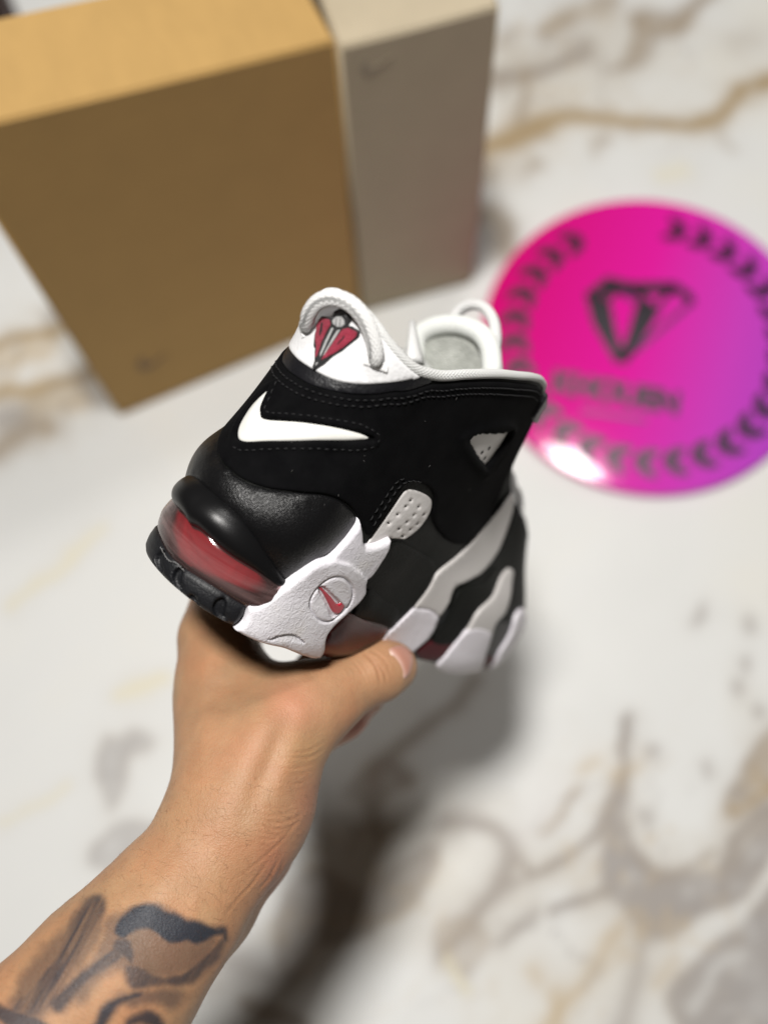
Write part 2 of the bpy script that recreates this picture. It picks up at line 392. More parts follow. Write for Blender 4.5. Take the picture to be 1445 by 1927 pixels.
def surf_bvh(h):
    if h not in _bvh:
        U = np.linspace(-20, 33.5, 270); W = np.linspace(-.45, 16.4, 120)
        uu, vv = np.meshgrid(U, W, indexing='ij'); P = s2w(S(uu, vv, h)).reshape(-1, 3); n = len(W); F = []
        for i in range(len(U)-1):
            for j in range(n-1): F.append((i*n+j, (i+1)*n+j, (i+1)*n+j+1)); F.append((i*n+j, (i+1)*n+j+1, i*n+j+1))
        _bvh[h] = (BVHTree.FromPolygons([Vector(p) for p in P], F), P, F, np.stack([uu.ravel(), vv.ravel()], 1))
    return _bvh[h]
def pix(x, y, h=0.0):
    """shoe-surface coordinates (u, v) of a point seen at picture position (x, y); h = how proud (cm) the piece stands"""
    T, P, F, UV = surf_bvh(h); d = RCW@cray(x, y); d /= np.linalg.norm(d)
    loc, nrm, idx, dist = T.ray_cast(Vector(CPOS), Vector(d))
    if loc is None:                         # just past the outline: nearest visible place of the surface
        if h not in _prj: _prj[h] = project(P)
        q = _prj[h]; k = np.argmin((q[:, 0]-x)**2+(q[:, 1]-y)**2+((UV[:, 0] < -12) | (UV[:, 0] > 33))*1e6); return UV[k].copy()
    a, b, c = [P[k] for k in F[idx]]; l = np.array(loc)
    v0, v1, v2 = b-a, c-a, l-a; d00, d01, d11, d20, d21 = v0@v0, v0@v1, v1@v1, v2@v0, v2@v1; de = d00*d11-d01*d01
    B = (d11*d20-d01*d21)/de; C = (d00*d21-d01*d20)/de; A = 1-B-C
    i, j, k = F[idx]; return A*UV[i]+B*UV[j]+C*UV[k]
# ------------------------------------------------------------------ the shoe: panels laid on the body surface
shoe = empty('sneaker', mat=SHOE_M)
tag(shoe, 'black and white high-top sneaker with red heel window, held up by a hand', 'sneaker')

def Z(x0, y0, s): return lambda *pts: [(x0+x*s, y0+y*s) for x, y in pts]
ZA = Z(250, 880, .20761); ZC = Z(430, 960, .22837); ZS = Z(420, 660, .22145); ZT = Z(500, 520, .19377)
Z1 = Z(400, 500, .45675); Z2 = Z(240, 800, .40138); Z3 = Z(580, 880, .33218); Z5 = Z(820, 760, .29056)
def uv(pts, h=0.0): return [pix(x, y, h) for x, y in pts]
def mirror(p, u0=0.0): return [np.array([2*u0-a[0], a[1]]) for a in p]
U0 = -.9                                    # the tab's seam sits a little off the shoe's middle

def smoothstep(x): x = np.clip(x, 0, 1); return x*x*(3-2*x)
def grid_fill(B, g, edge, extra=None):
    """boundary loop B (cm, surface coordinates) -> triangulated points with their distance to the edge"""
    B = resample(B, min(g, edge*1.2), True)
    A2 = np.sum(B[:, 0]*np.roll(B[:, 1], -1)-np.roll(B[:, 0], -1)*B[:, 1])
    if A2 < 0: B = B[::-1]
    T = np.roll(B, -1, 0)-np.roll(B, 1, 0); T /= np.linalg.norm(T, axis=1)[:, None]+1e-12; N = np.stack([-T[:, 1], T[:, 0]], 1)
    pts = [B]
    for k in (.18, .45, 1.0):
        Q = B+N*edge*k; d, _ = seg_dist(Q, B, True); Q = Q[inside(Q, B) & (d > edge*k*.93)]; pts.append(Q)
    x0, y0 = B.min(0); x1, y1 = B.max(0)
    X, Y = np.meshgrid(np.arange(x0+g*.37, x1, g), np.arange(y0+g*.41, y1, g*.87)); X[1::2] += g*.5
    G = np.stack([X.ravel(), Y.ravel()], 1); G = G[inside(G, B)]
    if len(G):
        d, _ = seg_dist(G, B, True); G = G[d > edge*1.25]; pts.append(G)
    if extra is not None and len(extra):
        e = extra[inside(extra, B)]; pts.append(e)
    P = np.concatenate(pts); n = len(B)
    co, _, fa, *_r = delaunay_2d_cdt([Vector(p) for p in P], [(i, (i+1) % n) for i in range(n)], [list(range(n))], 1, 1e-6)
    P = np.array([c[:] for c in co]); d, _ = seg_dist(P, B, True)
    return P, [tuple(f) for f in fa], d
def panel(name, B, h, mat, edge=0.12, g=0.2, puff=0.0, pr=1.0, relief=None, parent=None, smooth=True, base=-0.04, label=None, extra=None, n=6, kind=None, relax=0):
    if smooth: B = catmull(B, True, n)
    P, F, d = grid_fill(np.asarray(B, float), g, edge, extra)
    k = np.clip(d/edge, 0, 1); H = base+(h-base)*np.sqrt(np.clip(1-(1-k)**2, 0, 1))
    if puff: H = H+puff*(1-np.exp(-(d/pr)**2))
    if relax:
        A_ = np.array([(f[i], f[(i+1) % len(f)]) for f in F for i in range(len(f))]); A_ = np.concatenate([A_, A_[:, ::-1]]); cnt = np.bincount(A_[:, 0], minlength=len(P))
        free = d > .02
        for _ in range(relax):
            m_ = np.bincount(A_[:, 0], H[A_[:, 1]], len(P))/np.maximum(cnt, 1); H = np.where(free, .5*H+.5*m_, H)
    if relief is not None: H = H+relief(P)
    V = S(P[:, 0], P[:, 1], H)
    # make faces point outwards
    a, b, c = V[F[0][0]], V[F[0][1]], V[F[0][2]]
    if np.dot(np.cross(b-a, c-a), Snorm(P[F[0][0], 0], P[F[0][0], 1])) < 0: F = [f[::-1] for f in F]
    o = mesh_obj(name, V, F, mat, parent if parent is not None else shoe, attrs=dict(cu=P[:, 0]*.01, cv=P[:, 1]*.01))
    if label: o['label'] = label
    if kind: o['kind'] = kind
    return o
def stitches(name, lines, h, mat=None, length=.26, gap=.10, rad=.030, parent=None):
    V = []; F = []
    for L in lines:
        L = catmull(L, False, 6); D = np.r_[0, np.cumsum(np.linalg.norm(np.diff(L, axis=0), axis=1))]
        s = 0
        while s+length < D[-1]:
            q = np.array([s, s+length*.2, s+length*.5, s+length*.8, s+length])
            Q = np.stack([np.interp(q, D, L[:, k]) for k in (0, 1)], 1)+rng.normal(0, .008, 2)
            hh = h+np.array([-.04, .02, .035, .02, -.04]); P = S(Q[:, 0], Q[:, 1], hh); N = Snorm(Q[:, 0], Q[:, 1])
            v, f = tube(P, np.array([.5, 1, 1.1, 1, .5])*rad*.01, 6, .8, N); o = len(V); V.extend(v); F.extend([tuple(i+o for i in t) for t in f]); s += length+gap
    o = mesh_obj(name, V, F, mat or M_THREAD, parent or shoe); o['kind'] = 'stuff'; return o
def cord_attrs(P, nseg):
    D = np.r_[0, np.cumsum(np.linalg.norm(np.diff(P, axis=0), axis=1))]
    return dict(cu=np.repeat(D, nseg), cv=np.tile(np.arange(nseg)/nseg*2*np.pi, len(P)))

# --- upper body (lasted shell) and sole
def shell(name, us, v0, v1f, h, mat, n=60, flip=False):
    V = []; F = []
    for u in us:
        vv = np.linspace(float(v0(u)) if callable(v0) else v0, float(v1f(u)), n); V.append(S(np.full(n, u), vv, h))
    for i in range(len(us)-1):
        for j in range(n-1):
            f = (i*n+j, i*n+n+j, i*n+n+j+1, i*n+j+1); F.append(f[::-1] if flip else f)
    return mesh_obj(name, np.concatenate(V), F, mat, shoe)
US = np.concatenate([np.linspace(-HALF, -9, 70), np.linspace(-8.9, 8.9, 90), np.linspace(9, HALF, 70)])
upper = shell('upper', US, 3.0, vtop, 0.0, M_SIDE, 70)
def vbot(u): return .05+.42*np.exp(-(np.asarray(u, float)/5.2)**4)
shell('lining', US, 5.0, lambda u: vtop(u)-.05, -0.62, M_LINE, 50, True)
shell('midsole', US, vbot, lambda u: 3.2, 0.0, M_RUB, 24)
# under side of the sole
V = []; F = []; uo = np.linspace(0, HALF, 60)
R_, L_ = S(uo, vbot(uo)), S(-uo, vbot(uo))
for i in range(60):
    for t in np.linspace(0, 1, 9):
        p = R_[i]*(1-t)+L_[i]*t; V.append(p)
for i in range(59):
    for j in range(8): F.append((i*9+j, i*9+j+1, i*9+10+j, i*9+9+j))
mesh_obj('outsole', V, F, M_RUB, shoe)
# insole
V = []; F = []
R_, L_ = S(uo, np.full(60, 5.0), -.62), S(-uo, np.full(60, 5.0), -.62)
for i in range(60):
    for t in np.linspace(0, 1, 9): V.append(R_[i]*(1-t)+L_[i]*t)
for i in range(59):
    for j in range(8): F.append((i*9+j, i*9+9+j, i*9+10+j, i*9+j+1))
mesh_obj('insole', V, F, M_LINE, shoe)
# vamp closing the front between both sides
V = []; F = []; uf = np.linspace(22.0, HALF-.01, 40); nn = 15
for u in uf:
    a, b = S(u, vtop(u)), S(-u, vtop(u))
    for t in np.linspace(0, 1, nn):
        p = a*(1-t)+b*t; p = p+np.array([0.004, 0, .012])*np.sin(np.pi*t)*np.sqrt(np.linalg.norm(a-b)/.06); V.append(p)
for i in range(len(uf)-1):
    for j in range(nn-1): F.append((i*nn+j, i*nn+nn+j, i*nn+nn+j+1, i*nn+j+1))
mesh_obj('vamp', V, F, M_NUB, shoe)

# --- white heel tab, its strip, piping, cord loop
us = np.linspace(0, 6.0, 14)
tab_bot = uv(ZT((440, 900), (600, 985), (760, 1035), (940, 1055), (1120, 1050), (1300, 1032), (1440, 1008))+Z1((820, 478), (868, 462)), .16)
tab_bot = [p for p in catmull(tab_bot, False, 4) if p[0] > .3]
tb0 = tab_bot[0][1]-.06
top = [np.array([u, vtop(u)-.02]) for u in np.linspace(tab_bot[-1][0]-.4, 0, 12)]
half = tab_bot+top
B = [np.array([U0, tb0])]+half+[np.array([2*U0-0, 0])]*0+[np.array([u, vtop(u)-.02]) for u in np.linspace(-.5, 2*U0-tab_bot[-1][0]+.9, 12)]+mirror(tab_bot, U0)[::-1]
B = [b for b in B]
tab = panel('heel_tab', B, .14, M_TAB, edge=.10, g=.2, puff=.12, pr=1.2, smooth=False)
strip_bot = uv(ZS((560, 190), (680, 262), (800, 312), (950, 350), (1100, 372), (1300, 376), (1445, 355))+Z1((800, 520), (900, 490), (985, 474)), .1)
strip_bot = [p for p in catmull(strip_bot, False, 4) if p[0] > .2 and p[1] < vtop(p[0])-.2]
sb0 = strip_bot[0][1]-.05
hs = strip_bot+[np.array([strip_bot[-1][0], vtop(strip_bot[-1][0])-.05])]+[p+np.array([0, .25]) for p in tab_bot[::-1]]
B = [np.array([U0, sb0])]+hs+[np.array([U0, tb0+.25])]+mirror(hs, U0)[::-1]
panel('collar_strip', B, .08, M_STRIP, edge=.08, g=.25, smooth=False)
# piping round the collar
up = np.linspace(-21.5, 21.5, 330); P = S(up, vtop(up)+.05+.06*np.exp(-((np.abs(up)-6.2)/1.6)**2), -.08)
V, F = tube(P, np.interp(np.abs(up), [0, 2, 6, 14, 21.5], [.20, .20, .23, .19, .15])*.01, 12)
mesh_obj('collar_piping', V, F, M_PIPE, shoe, attrs=cord_attrs(P, 12))
# padded inner collar roll just inside it
P = S(up, vtop(up)-.35, -.50); V, F = tube(P, .0034, 10); mesh_obj('collar_padding', V, F, M_PAD, shoe)
# pull cord on the tab: from the right anchor over the top to the left anchor
ca = pix(*ZT((1060, 800))[0], .3); cb = pix(*ZT((395, 470))[0], .3)
cpts = [(ZT((1062, 800))[0], .45), (ZT((1058, 690))[0], .62), (ZT((1010, 520))[0], .75), (ZT((930, 370))[0], .85), (ZT((800, 250))[0], .9), (ZT((640, 205))[0], .85), (ZT((510, 245))[0], .75), (ZT((430, 340))[0], .62), (ZT((398, 440))[0], .45), (ZT((390, 480))[0], .22)]
def on_cord(p, d): return w2s(at_depth(p[0], p[1], d))
q0 = project(s2w(S(ca[0], ca[1], .3)[None]))[0, 2]; q1 = project(s2w(S(cb[0], cb[1], .3)[None]))[0, 2]
zz = np.linspace(0, 1, len(cpts)); P = []
for (p, hgt), t in zip(cpts, zz):
    P.append(on_cord(p, (q0*(1-t)+q1*t)-.010*math.sin(math.pi*t)))
P.insert(0, S(ca[0], ca[1]-.1, -.05)); P.append(S(cb[0], cb[1]-.25, -.1))
P = resample(catmull(P, False, 8), .0012)
CM = np.mean(P, 0)
V, F = tube(P, .00335, 14, .72, normals=np.tile(Snorm(np.array([.5]), np.array([12.5])), (len(P), 1)))
cord = mesh_obj('pull_cord', V, F, M_CORD, shoe, attrs=cord_attrs(P, 14))
# bar tacks over both cord ends
for c in (ZT((945, 765), (1190, 850), (1190, 925), (1165, 940), (945, 855)), ZT((335, 525), (385, 515), (378, 585), (345, 595))):
    b = uv(c, .25); panel('bar_tack', b, .27, M_THREADW, edge=.09, base=.20, g=.05, smooth=False, relief=lambda P: .022*np.sin(P[:, 0]*42+P[:, 1]*14)+.012*np.sin(P[:, 1]*60))

# --- embroidered rocket emblem on the tab
def emb(name, pts, h, mat, smooth=False, edge=.05, g=.06, parent=None): return panel(name, uv(pts, .28), h, mat, edge=edge, g=g, smooth=smooth, parent=parent, n=5)
emblem = emb('emblem', ZT((540, 375), (640, 392), (660, 330), (720, 300), (790, 325), (828, 385), (820, 440), (800, 470), (830, 478), (915, 530), (905, 590), (830, 655), (745, 725), (650, 775), (560, 850), (475, 900), (455, 905), (440, 890), (465, 820), (470, 690), (455, 685), (470, 560), (500, 440)), .29, M_EMB_BLK)
def E(name, mat, *p): return emb(name, ZT(*p), .325, mat, parent=emblem, edge=.03)
E('wing', M_EMB_RED, (540, 395), (625, 415), (637, 465), (590, 545), (545, 640), (505, 770), (478, 800), (490, 690), (480, 600), (495, 480), (512, 430))
E('wing', M_EMB_RED, (808, 495), (893, 535), (885, 585), (760, 690), (660, 755), (530, 825), (560, 770), (640, 660), (700, 570), (750, 505))
E('rocket_body', M_EMB_WHT, (645, 440), (655, 415), (690, 385), (740, 385), (770, 425), (770, 470), (735, 495), (690, 495), (655, 470))
E('rocket_nose', m_plain('grey_embroidery', (.12, .12, .125, 1), .5).m, (680, 365), (715, 335), (765, 340), (795, 385), (790, 415), (745, 370), (705, 372))
E('rocket_stripe', M_EMB_WHT, (645, 490), (665, 500), (600, 640), (545, 760), (520, 800), (530, 740), (580, 620))
E('rocket_stripe', M_EMB_WHT, (695, 520), (735, 505), (690, 580), (625, 680), (570, 770), (545, 790), (590, 700), (650, 590))
E('rocket_tip', M_EMB_WHT, (490, 835), (520, 825), (500, 860), (470, 880))
for p in (((545, 450), (565, 440), (560, 520), (530, 600), (525, 560)), ((765, 570), (785, 562), (770, 600), (690, 680), (695, 650))):
    emb('wing_slot', ZT(*p), .35, M_EMB_BLK, parent=emblem, edge=.03)
for p in (((690, 400), (698, 400), (690, 490), (680, 488)), ((730, 395), (738, 397), (728, 492), (718, 492))):
    emb('body_line', ZT(*p), .345, M_EMB_BLK, parent=emblem, edge=.02, g=.03)

# --- black nubuck quarter with openings
ctop = Z2((438, 130), (455, 185), (520, 240), (640, 290), (800, 315), (940, 330), (1030, 370), (1085, 430), (1108, 480))   # seam above the heel counter
seam = list(catmull(uv(ctop, .18), False, 5))
nub_lo = uv(Z3((345, 395), (420, 290), (500, 170), (545, 105), (610, 88), (690, 120), (722, 180), (705, 260), (720, 330), (790, 415), (870, 440), (960, 380), (1060, 270), (1150, 140)), .12)
nub_lo = list(catmull(nub_lo, False, 4))
vf = pix(1003, 850, .1)
front = [np.array(q_) for q_ in ((21.9, 7.6), (22.5, 8.6), (22.7, 9.6), (22.5, 10.9), (21.4, 12.8), (20.2, 14.0), (19.6, 14.3))]
topn = [np.array([u, vtop(u)-.24]) for u in np.linspace(18.6, strip_bot[-1][0]+.9, 12)]
sm = [p for p in seam if p[0] > .4]
s0 = sm[0][1]+.03
def low_left(L): return [np.array([p[0], min(p[1], vtop(p[0])-.24)]) for p in L]
half = sm+nub_lo+front+topn+strip_bot[::-1]
B = [np.array([0, s0])]+half+[np.array([U0, sb0])]+low_left(mirror(strip_bot, U0)+mirror(topn)[::-1]+mirror(front)[::-1])+mirror(sm+nub_lo)[::-1]
# openings: tick mark, triangle
tick_open = catmull(uv(ZS((410, 300), (410, 300), (360, 400), (322, 490), (325, 545), (370, 568), (700, 598), (1000, 648), (1200, 700), (1280, 740), (1275, 768), (1200, 772), (800, 776), (400, 778), (150, 775), (108, 740), (112, 660), (150, 580), (240, 450), (340, 350)), .12), True, 5)
tri_open = catmull(uv(Z5((215, 225), (260, 195), (440, 185), (480, 165), (470, 215), (400, 310), (330, 400), (305, 385), (250, 310)), .1), True, 5)
tick_lip = catmull(uv(ZS((455, 250), (455, 250), (400, 400), (370, 510), (410, 530), (700, 550), (1000, 595), (1180, 635), (1300, 690), (1330, 740), (1310, 800), (1230, 835), (800, 835), (400, 835), (150, 850), (70, 810), (60, 740), (100, 640), (220, 450), (340, 310)), .12), True, 5)
tri_lip = catmull(uv(Z5((150, 215), (240, 160), (420, 120), (490, 140), (500, 190), (430, 330), (340, 455), (290, 440), (200, 340)), .1), True, 5)
def dip(P, poly, depth, soft):
    d, _ = seg_dist(P, poly, True); ins = inside(P, poly); sd = np.where(ins, d, -d)
    return -depth*smoothstep((sd+soft*.5)/soft)
def nub_relief(P):
    near = (np.abs(P[:, 0]) < 40)
    return dip(P, tick_open, .16, .10)+dip(P, tri_open, .30, .10)-.07*dip(P, tick_lip, 1, .12)*1.0-.10*dip(P, tri_lip, 1, .25)+.05*np.exp(-(seg_dist(P, tri_lip, True)[0]/.2)**2)
ex = np.concatenate([resample(tick_open+o, .07, True) for o in (np.array([0, 0]), np.array([.03, .03]), np.array([-.03, -.03]), np.array([.03, -.04]), np.array([-.04, .03]))]+[resample(tri_open, .08, True), resample(tick_lip, .1, True), resample(tri_lip, .1, True)])
panel('quarter_panel', B, .16, M_NUB, edge=.10, g=.17, smooth=False, relief=nub_relief, extra=ex)
# white tick logo in its opening
tk = uv(ZS((404, 305), (404, 305), (360, 400), (318, 490), (320, 550), (370, 574), (700, 603), (1000, 655), (1200, 710), (1270, 752), (1270, 752), (1200, 764), (800, 768), (400, 770), (165, 772), (118, 745), (116, 670), (155, 580), (240, 455), (340, 352)), .12)
panel('heel_logo', tk, .12, M_GLOSS, edge=.14, g=.10, puff=.07, pr=.5, parent=None, label='glossy white tick-shaped logo in the black heel panel')
# triangle window: pale perforated leather below
perf_t = [pix(*p, .0) for p in Z5((300, 315), (345, 288), (318, 352))]
def dents(c, r=.075, dep=.10):
    c = np.array(c)
    def f(P):
        z = 0
        for q in c: z = z-dep*np.exp(-(np.sum(((P-q)/np.array([1.8, 1.0]))**2, 1))/(r*r))
        return z
    return f
panel('eyelet_window', uv(Z5((200, 220), (255, 180), (470, 180), (330, 420), (300, 410)), .02), .02, M_PERF, edge=.1, g=.10, smooth=False, relief=dents(perf_t))
# stitching
st = []
o1 = np.array([0, -.22]); o2 = np.array([0, -.50])
tl = strip_bot+[np.array([u, vtop(u)-.24]) for u in np.linspace(strip_bot[-1][0]+.9, 19.0, 9)]
full = mirror(tl[:5], U0)[::-1]+[np.array([U0, sb0])]+tl
st += [[p+o1 for p in full], [p+o2 for p in full]]
st += [uv(ZS((455, 250), (405, 370), (350, 500), (380, 522), (700, 548), (1000, 592), (1180, 632), (1290, 690), (1328, 735), (1300, 795), (1230, 832), (800, 832), (400, 835), (150, 846), (70, 810)), .2)]
st += [uv(Z3((365, 330), (425, 235), (510, 110), (570, 75), (640, 80)), .16), uv(Z3((345, 300), (405, 210), (495, 85), (560, 50)), .16)]
stitches('quarter_stitching', st, .185)

# --- heel counter (padded tumbled leather)
lip_top = Z2((238, 285), (330, 292), (430, 345), (530, 440), (620, 560), (690, 660), (745, 735))
cb = catmull(uv(Z2((760, 735), (860, 680), (1000, 590), (1090, 480), (1120, 455)), .25), False, 5)
cr = list(cb)+seam[::-1]
cr = [p for p in cr if p[0] > .2]
lp = [p for p in catmull(uv(lip_top, .35), False, 5) if p[0] > .2]
half = lp[::1]+cr
lo0 = lp[0][1]+.10
B = [np.array([0, lo0-.3])]+[p-np.array([0, .3]) if i < len(lp) else p for i, p in enumerate(half)]+[np.array([0, s0+.1])]
B = B+mirror(B[1:-1])[::-1]
panel('heel_counter', B, .14, M_TUMB, edge=.25, g=.2, puff=.36, pr=1.1, smooth=False, relax=20)
# --- smooth bulging lip over the air window
air_top = ZA((330, 410), (420, 480), (500, 540), (570, 570), (640, 630), (760, 745), (900, 850), (1080, 960), (1200, 1040), (1310, 1115))
at = [p for p in catmull(uv(air_top, .45), False, 4) if p[0] > -.6]
half = at+uv(ZA((1380, 1080), (1420, 1040)), .3)+lp[::-1]
half = [p for p in half if p[0] > .15]
B = [np.array([0, half[0][1]+.02])]+half+[np.array([0, lo0+.05])]; B = B+mirror(B[1:-1])[::-1]
_lo = np.array(sorted(at, key=lambda p: p[0])); _hi = np.array(sorted(lp, key=lambda p: p[0]))
def lip_relief(P):
    u = np.abs(P[:, 0]); lo = np.interp(u, _lo[:, 0], _lo[:, 1]); hi = np.interp(u, _hi[:, 0], _hi[:, 1])
    t_ = np.clip((P[:, 1]-lo)/np.maximum(hi-lo, .25), 0, 1)
    return (.64-.42*smoothstep((u-.6)/4.0))*np.sin(np.pi*t_**.8)**.8
panel('heel_lip', B, .06, M_SMOOTH, edge=.10, g=.12, smooth=False, relief=lip_relief)
# --- air window: red core and clear shell
rub_top = ZA((195, 550), (235, 660), (300, 740), (440, 880), (600, 985), (800, 1110), (940, 1200), (1040, 1255))
rt = [p for p in catmull(uv(rub_top, .42), False, 4) if p[0] > .1]
ar = [np.array([p[0], p[1]+.25]) for p in at if p[0] > .1]
endu = rt[-1][0]+2.2
Br = [np.array([0, rt[0][1]-.3])]+[p-np.array([0, .25]) for p in rt]+[np.array([endu, 1.4]), np.array([endu, 3.2])]+ar[::-1]+[np.array([0, ar[0][1]])]
Br = Br+mirror(Br[1:-1])[::-1]
air = panel('air_unit', Br, .03, M_AIR, edge=.1, g=.25, smooth=False, label='red air cushion behind the clear heel window')
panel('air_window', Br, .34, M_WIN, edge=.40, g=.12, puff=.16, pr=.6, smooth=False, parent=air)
# --- black rubber heel wrap with lug notches
rr = uv(ZA((1040, 1262), (1020, 1350), (975, 1420), (915, 1470)), .42)
ux = rr[0][0]
half = rt+rr
B = [np.array([0, rt[0][1]+.02])]+half; B = B+[np.array([u, .40+.15*math.exp(-(u/3)**2)]) for u in np.linspace(rr[-1][0]-.4, -rr[-1][0]+.4, 14)]+mirror(half)[::-1]
nt = [catmull(uv(ZA(*p), .45), True, 5) for p in (((255, 745), (205, 775), (180, 830), (190, 900), (235, 950), (262, 930), (238, 880), (240, 800)), ((440, 905), (380, 920), (345, 980), (350, 1060), (410, 1130), (440, 1110), (420, 1040), (425, 960)), ((530, 1160), (495, 1165), (495, 1200), (540, 1245), (580, 1240)), ((810, 1190), (750, 1210), (722, 1270), (730, 1340), (790, 1390), (845, 1400), (830, 1320), (840, 1240)))]
def notch(P):
    z = 0
    for k in nt: z = z+dip(P, k, .24, .06)
    return z
panel('heel_rubber', B, .36, M_RUB, edge=.24, g=.09, puff=.06, pr=.5, smooth=False, relief=notch, extra=np.concatenate([resample(k, .05, True) for k in nt]+[resample(k*.97+.03*k.mean(0), .05, True) for k in nt]+[resample(k*1.04-.04*k.mean(0), .05, True) for k in nt]))
# worn pale glue line along the top of the rubber
gl = uv(ZA((250, 720), (290, 790), (330, 845), (380, 855), (430, 900), (470, 940)), .5)
L = resample(catmull(gl, False, 8), .05); L += rng.normal(0, .012, L.shape); P = S(L[:, 0], L[:, 1], .50)
V, F = tube(P, .00022*(.15+rng.random(len(P))), 6); mesh_obj('glue_line', V, F, m_plain('pale_glue', (.22, .22, .22, 1), .5).m, shoe)

# --- white moulded side clip
clip = ZC((30, 992), (30, 992), (110, 940), (148, 860), (157, 790), (157, 790), (225, 788), (300, 750), (400, 672), (500, 608), (620, 520), (735, 435), (860, 398), (960, 290), (1045, 185), (1110, 88), (1110, 88), (1132, 190), (1140, 285), (1160, 318), (1160, 318), (1250, 300), (1370, 245), (1370, 245), (1350, 335), (1290, 440), (1210, 558), (1146, 612), (1146, 612), (1140, 690), (1080, 775), (990, 858), (890, 950), (832, 1020), (812, 1080), (806, 1150), (775, 1205), (720, 1230), (600, 1210), (450, 1152), (300, 1118), (150, 1060))
HC = .42
clip_uv = uv(clip, HC)
boss = uv(ZC((690, 470), (760, 425), (870, 412), (1000, 448), (1100, 525), (1150, 600), (1250, 760), (1000, 1400), (-300, 1400), (-200, 500), (400, 650)), HC)
ring_c = np.array(uv(ZC((842, 735)), HC)[0])
ring = catmull(uv(ZC((665, 775), (690, 690), (760, 605), (850, 552), (940, 555), (1000, 610), (1018, 690), (985, 780), (920, 855), (840, 910), (760, 910), (695, 850)), HC), True, 6)
bar = catmull(uv(ZC((735, 640), (770, 620), (850, 690), (950, 790), (960, 800), (890, 870), (850, 880), (790, 760)), HC), True, 4)
half_r = uv(ZC((770, 612), (850, 560), (940, 558), (1005, 640), (1010, 720), (960, 745), (905, 775), (860, 720)), HC)
cres = np.array(catmull(uv(ZC((325, 1058), (420, 1022), (500, 1012), (570, 1035), (622, 1092)), HC), False, 6))
cres_poly = np.array(catmull(uv(ZC((325, 1058), (325, 1058), (420, 1022), (500, 1012), (570, 1035), (622, 1092), (622, 1092), (540, 1075), (430, 1075)), HC), True, 5))
def clip_relief(P):
    d, _ = seg_dist(P, np.array(boss), True); ins = inside(P, np.array(boss)); sd = np.where(ins, d, -d)
    z = .12*smoothstep((sd+.05)/.10)
    dr, _ = seg_dist(P, ring, True); z = z-.10*np.exp(-(dr/.045)**2)
    z = z+dip(P, bar, .12, .06)
    dc, _ = seg_dist(P, cres); ic = inside(P, cres_poly); z = z-.13*ic*np.exp(-(dc/.22)**2)
    return z
ex = np.concatenate([resample(ring, .05, True), resample(ring*.97+.03*ring_c, .05, True), resample(ring*1.03-.03*ring_c, .05, True), resample(bar, .05, True), resample(cres, .05), resample(cres+np.array([0, -.05]), .05), resample(cres+np.array([0, .04]), .05), resample(np.array(boss[:7]), .08)])
clip_o = panel('side_clip', clip_uv, .38, M_CLIP, edge=.20, g=.085, relief=clip_relief, extra=ex, n=4, label='white wrinkled moulded heel clip with a round emblem')
HL = [p-np.array([1.2, 0]) for p in mirror(clip_uv)]
panel('side_clip', HL, .30, M_CLIP, edge=.20, g=.25, n=3, label='white moulded heel clip on the far side')
# red tick in the round emblem and its grey groove
rtk = ZC((735, 632), (765, 640), (800, 670), (850, 720), (905, 778), (930, 755), (955, 765), (950, 800), (925, 840), (890, 858), (862, 845), (840, 810), (800, 730), (760, 665))
panel('clip_logo', uv(rtk, HC), .47, M_RED, edge=.06, g=.05, parent=clip_o, base=.30, label='red tick-shaped logo', n=4)
rg = resample(ring, .04, True); P = S(rg[:, 0], rg[:, 1], .385); V, F = tube(P, .00042, 6, .5, normals=Snorm(rg[:, 0], rg[:, 1]), closed=True)
mesh_obj('emblem_ring', V, F, M_GREYLINE, clip_o)

# --- pale perforated piece beside the clip
pp = Z3((335, 438), (335, 438), (420, 320), (490, 220), (555, 135), (600, 128), (700, 180), (705, 215), (690, 265), (640, 340), (590, 385), (550, 412), (550, 412), (480, 408), (400, 425))
holes = [pix(*p, .05) for p in Z3((580, 186), (552, 220), (506, 266), (456, 315), (625, 222), (596, 268), (655, 265), (557, 308), (618, 318), (514, 347), (578, 350), (535, 390), (463, 405))]
perf = panel('perforated_overlay', uv(pp, .08), .06, M_PERF, edge=.08, g=.075, relief=dents(holes, .07, .09), puff=.05, pr=.6)
def hole_discs(hs, h, r, parent):
    for q in hs:
        a = np.arange(8)/8*2*np.pi; p = S(q[0]+1.9*r*np.cos(a), q[1]+r*np.sin(a), h); c = S(q[0], q[1], h-.01)
        mesh_obj('perforation', list(p)+[c], [(i, (i+1) % 8, 8) for i in range(8)], M_HOLE, parent)
hole_discs(holes, .045, .035, perf)

# --- side letters, bulge and windows of the forefoot
def P3(name, pts, h, mat, **kw): 
    kw.setdefault('g', .3); kw.setdefault('edge', .07); return panel(name, uv(Z3(*pts), h), h, mat, **kw)
P3('side_panel', ((345, 560), (490, 430), (620, 470), (720, 560), (700, 650), (560, 830), (470, 910), (330, 870), (330, 700)), .10, M_SIDE)
P3('midfoot_bulge', ((262, 828), (340, 690), (420, 735), (520, 830), (470, 915), (330, 868)), .14, M_SIDE, puff=.15, pr=.6)
mw = P3('midfoot_window', ((90, 1000), (215, 835), (330, 868), (460, 912), (430, 980), (330, 1080), (90, 1075)), .08, M_AIR)
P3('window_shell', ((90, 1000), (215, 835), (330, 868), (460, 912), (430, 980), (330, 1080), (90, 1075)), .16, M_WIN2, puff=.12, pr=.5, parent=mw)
P3('side_letter', ((1163, 150), (1163, 150), (1095, 235), (950, 400), (850, 510), (740, 600), (690, 680), (600, 800), (600, 800), (700, 815), (745, 850), (745, 850), (800, 770), (830, 690), (900, 650), (1000, 585), (1080, 475), (1130, 350), (1168, 210)), .14, M_LETTER)
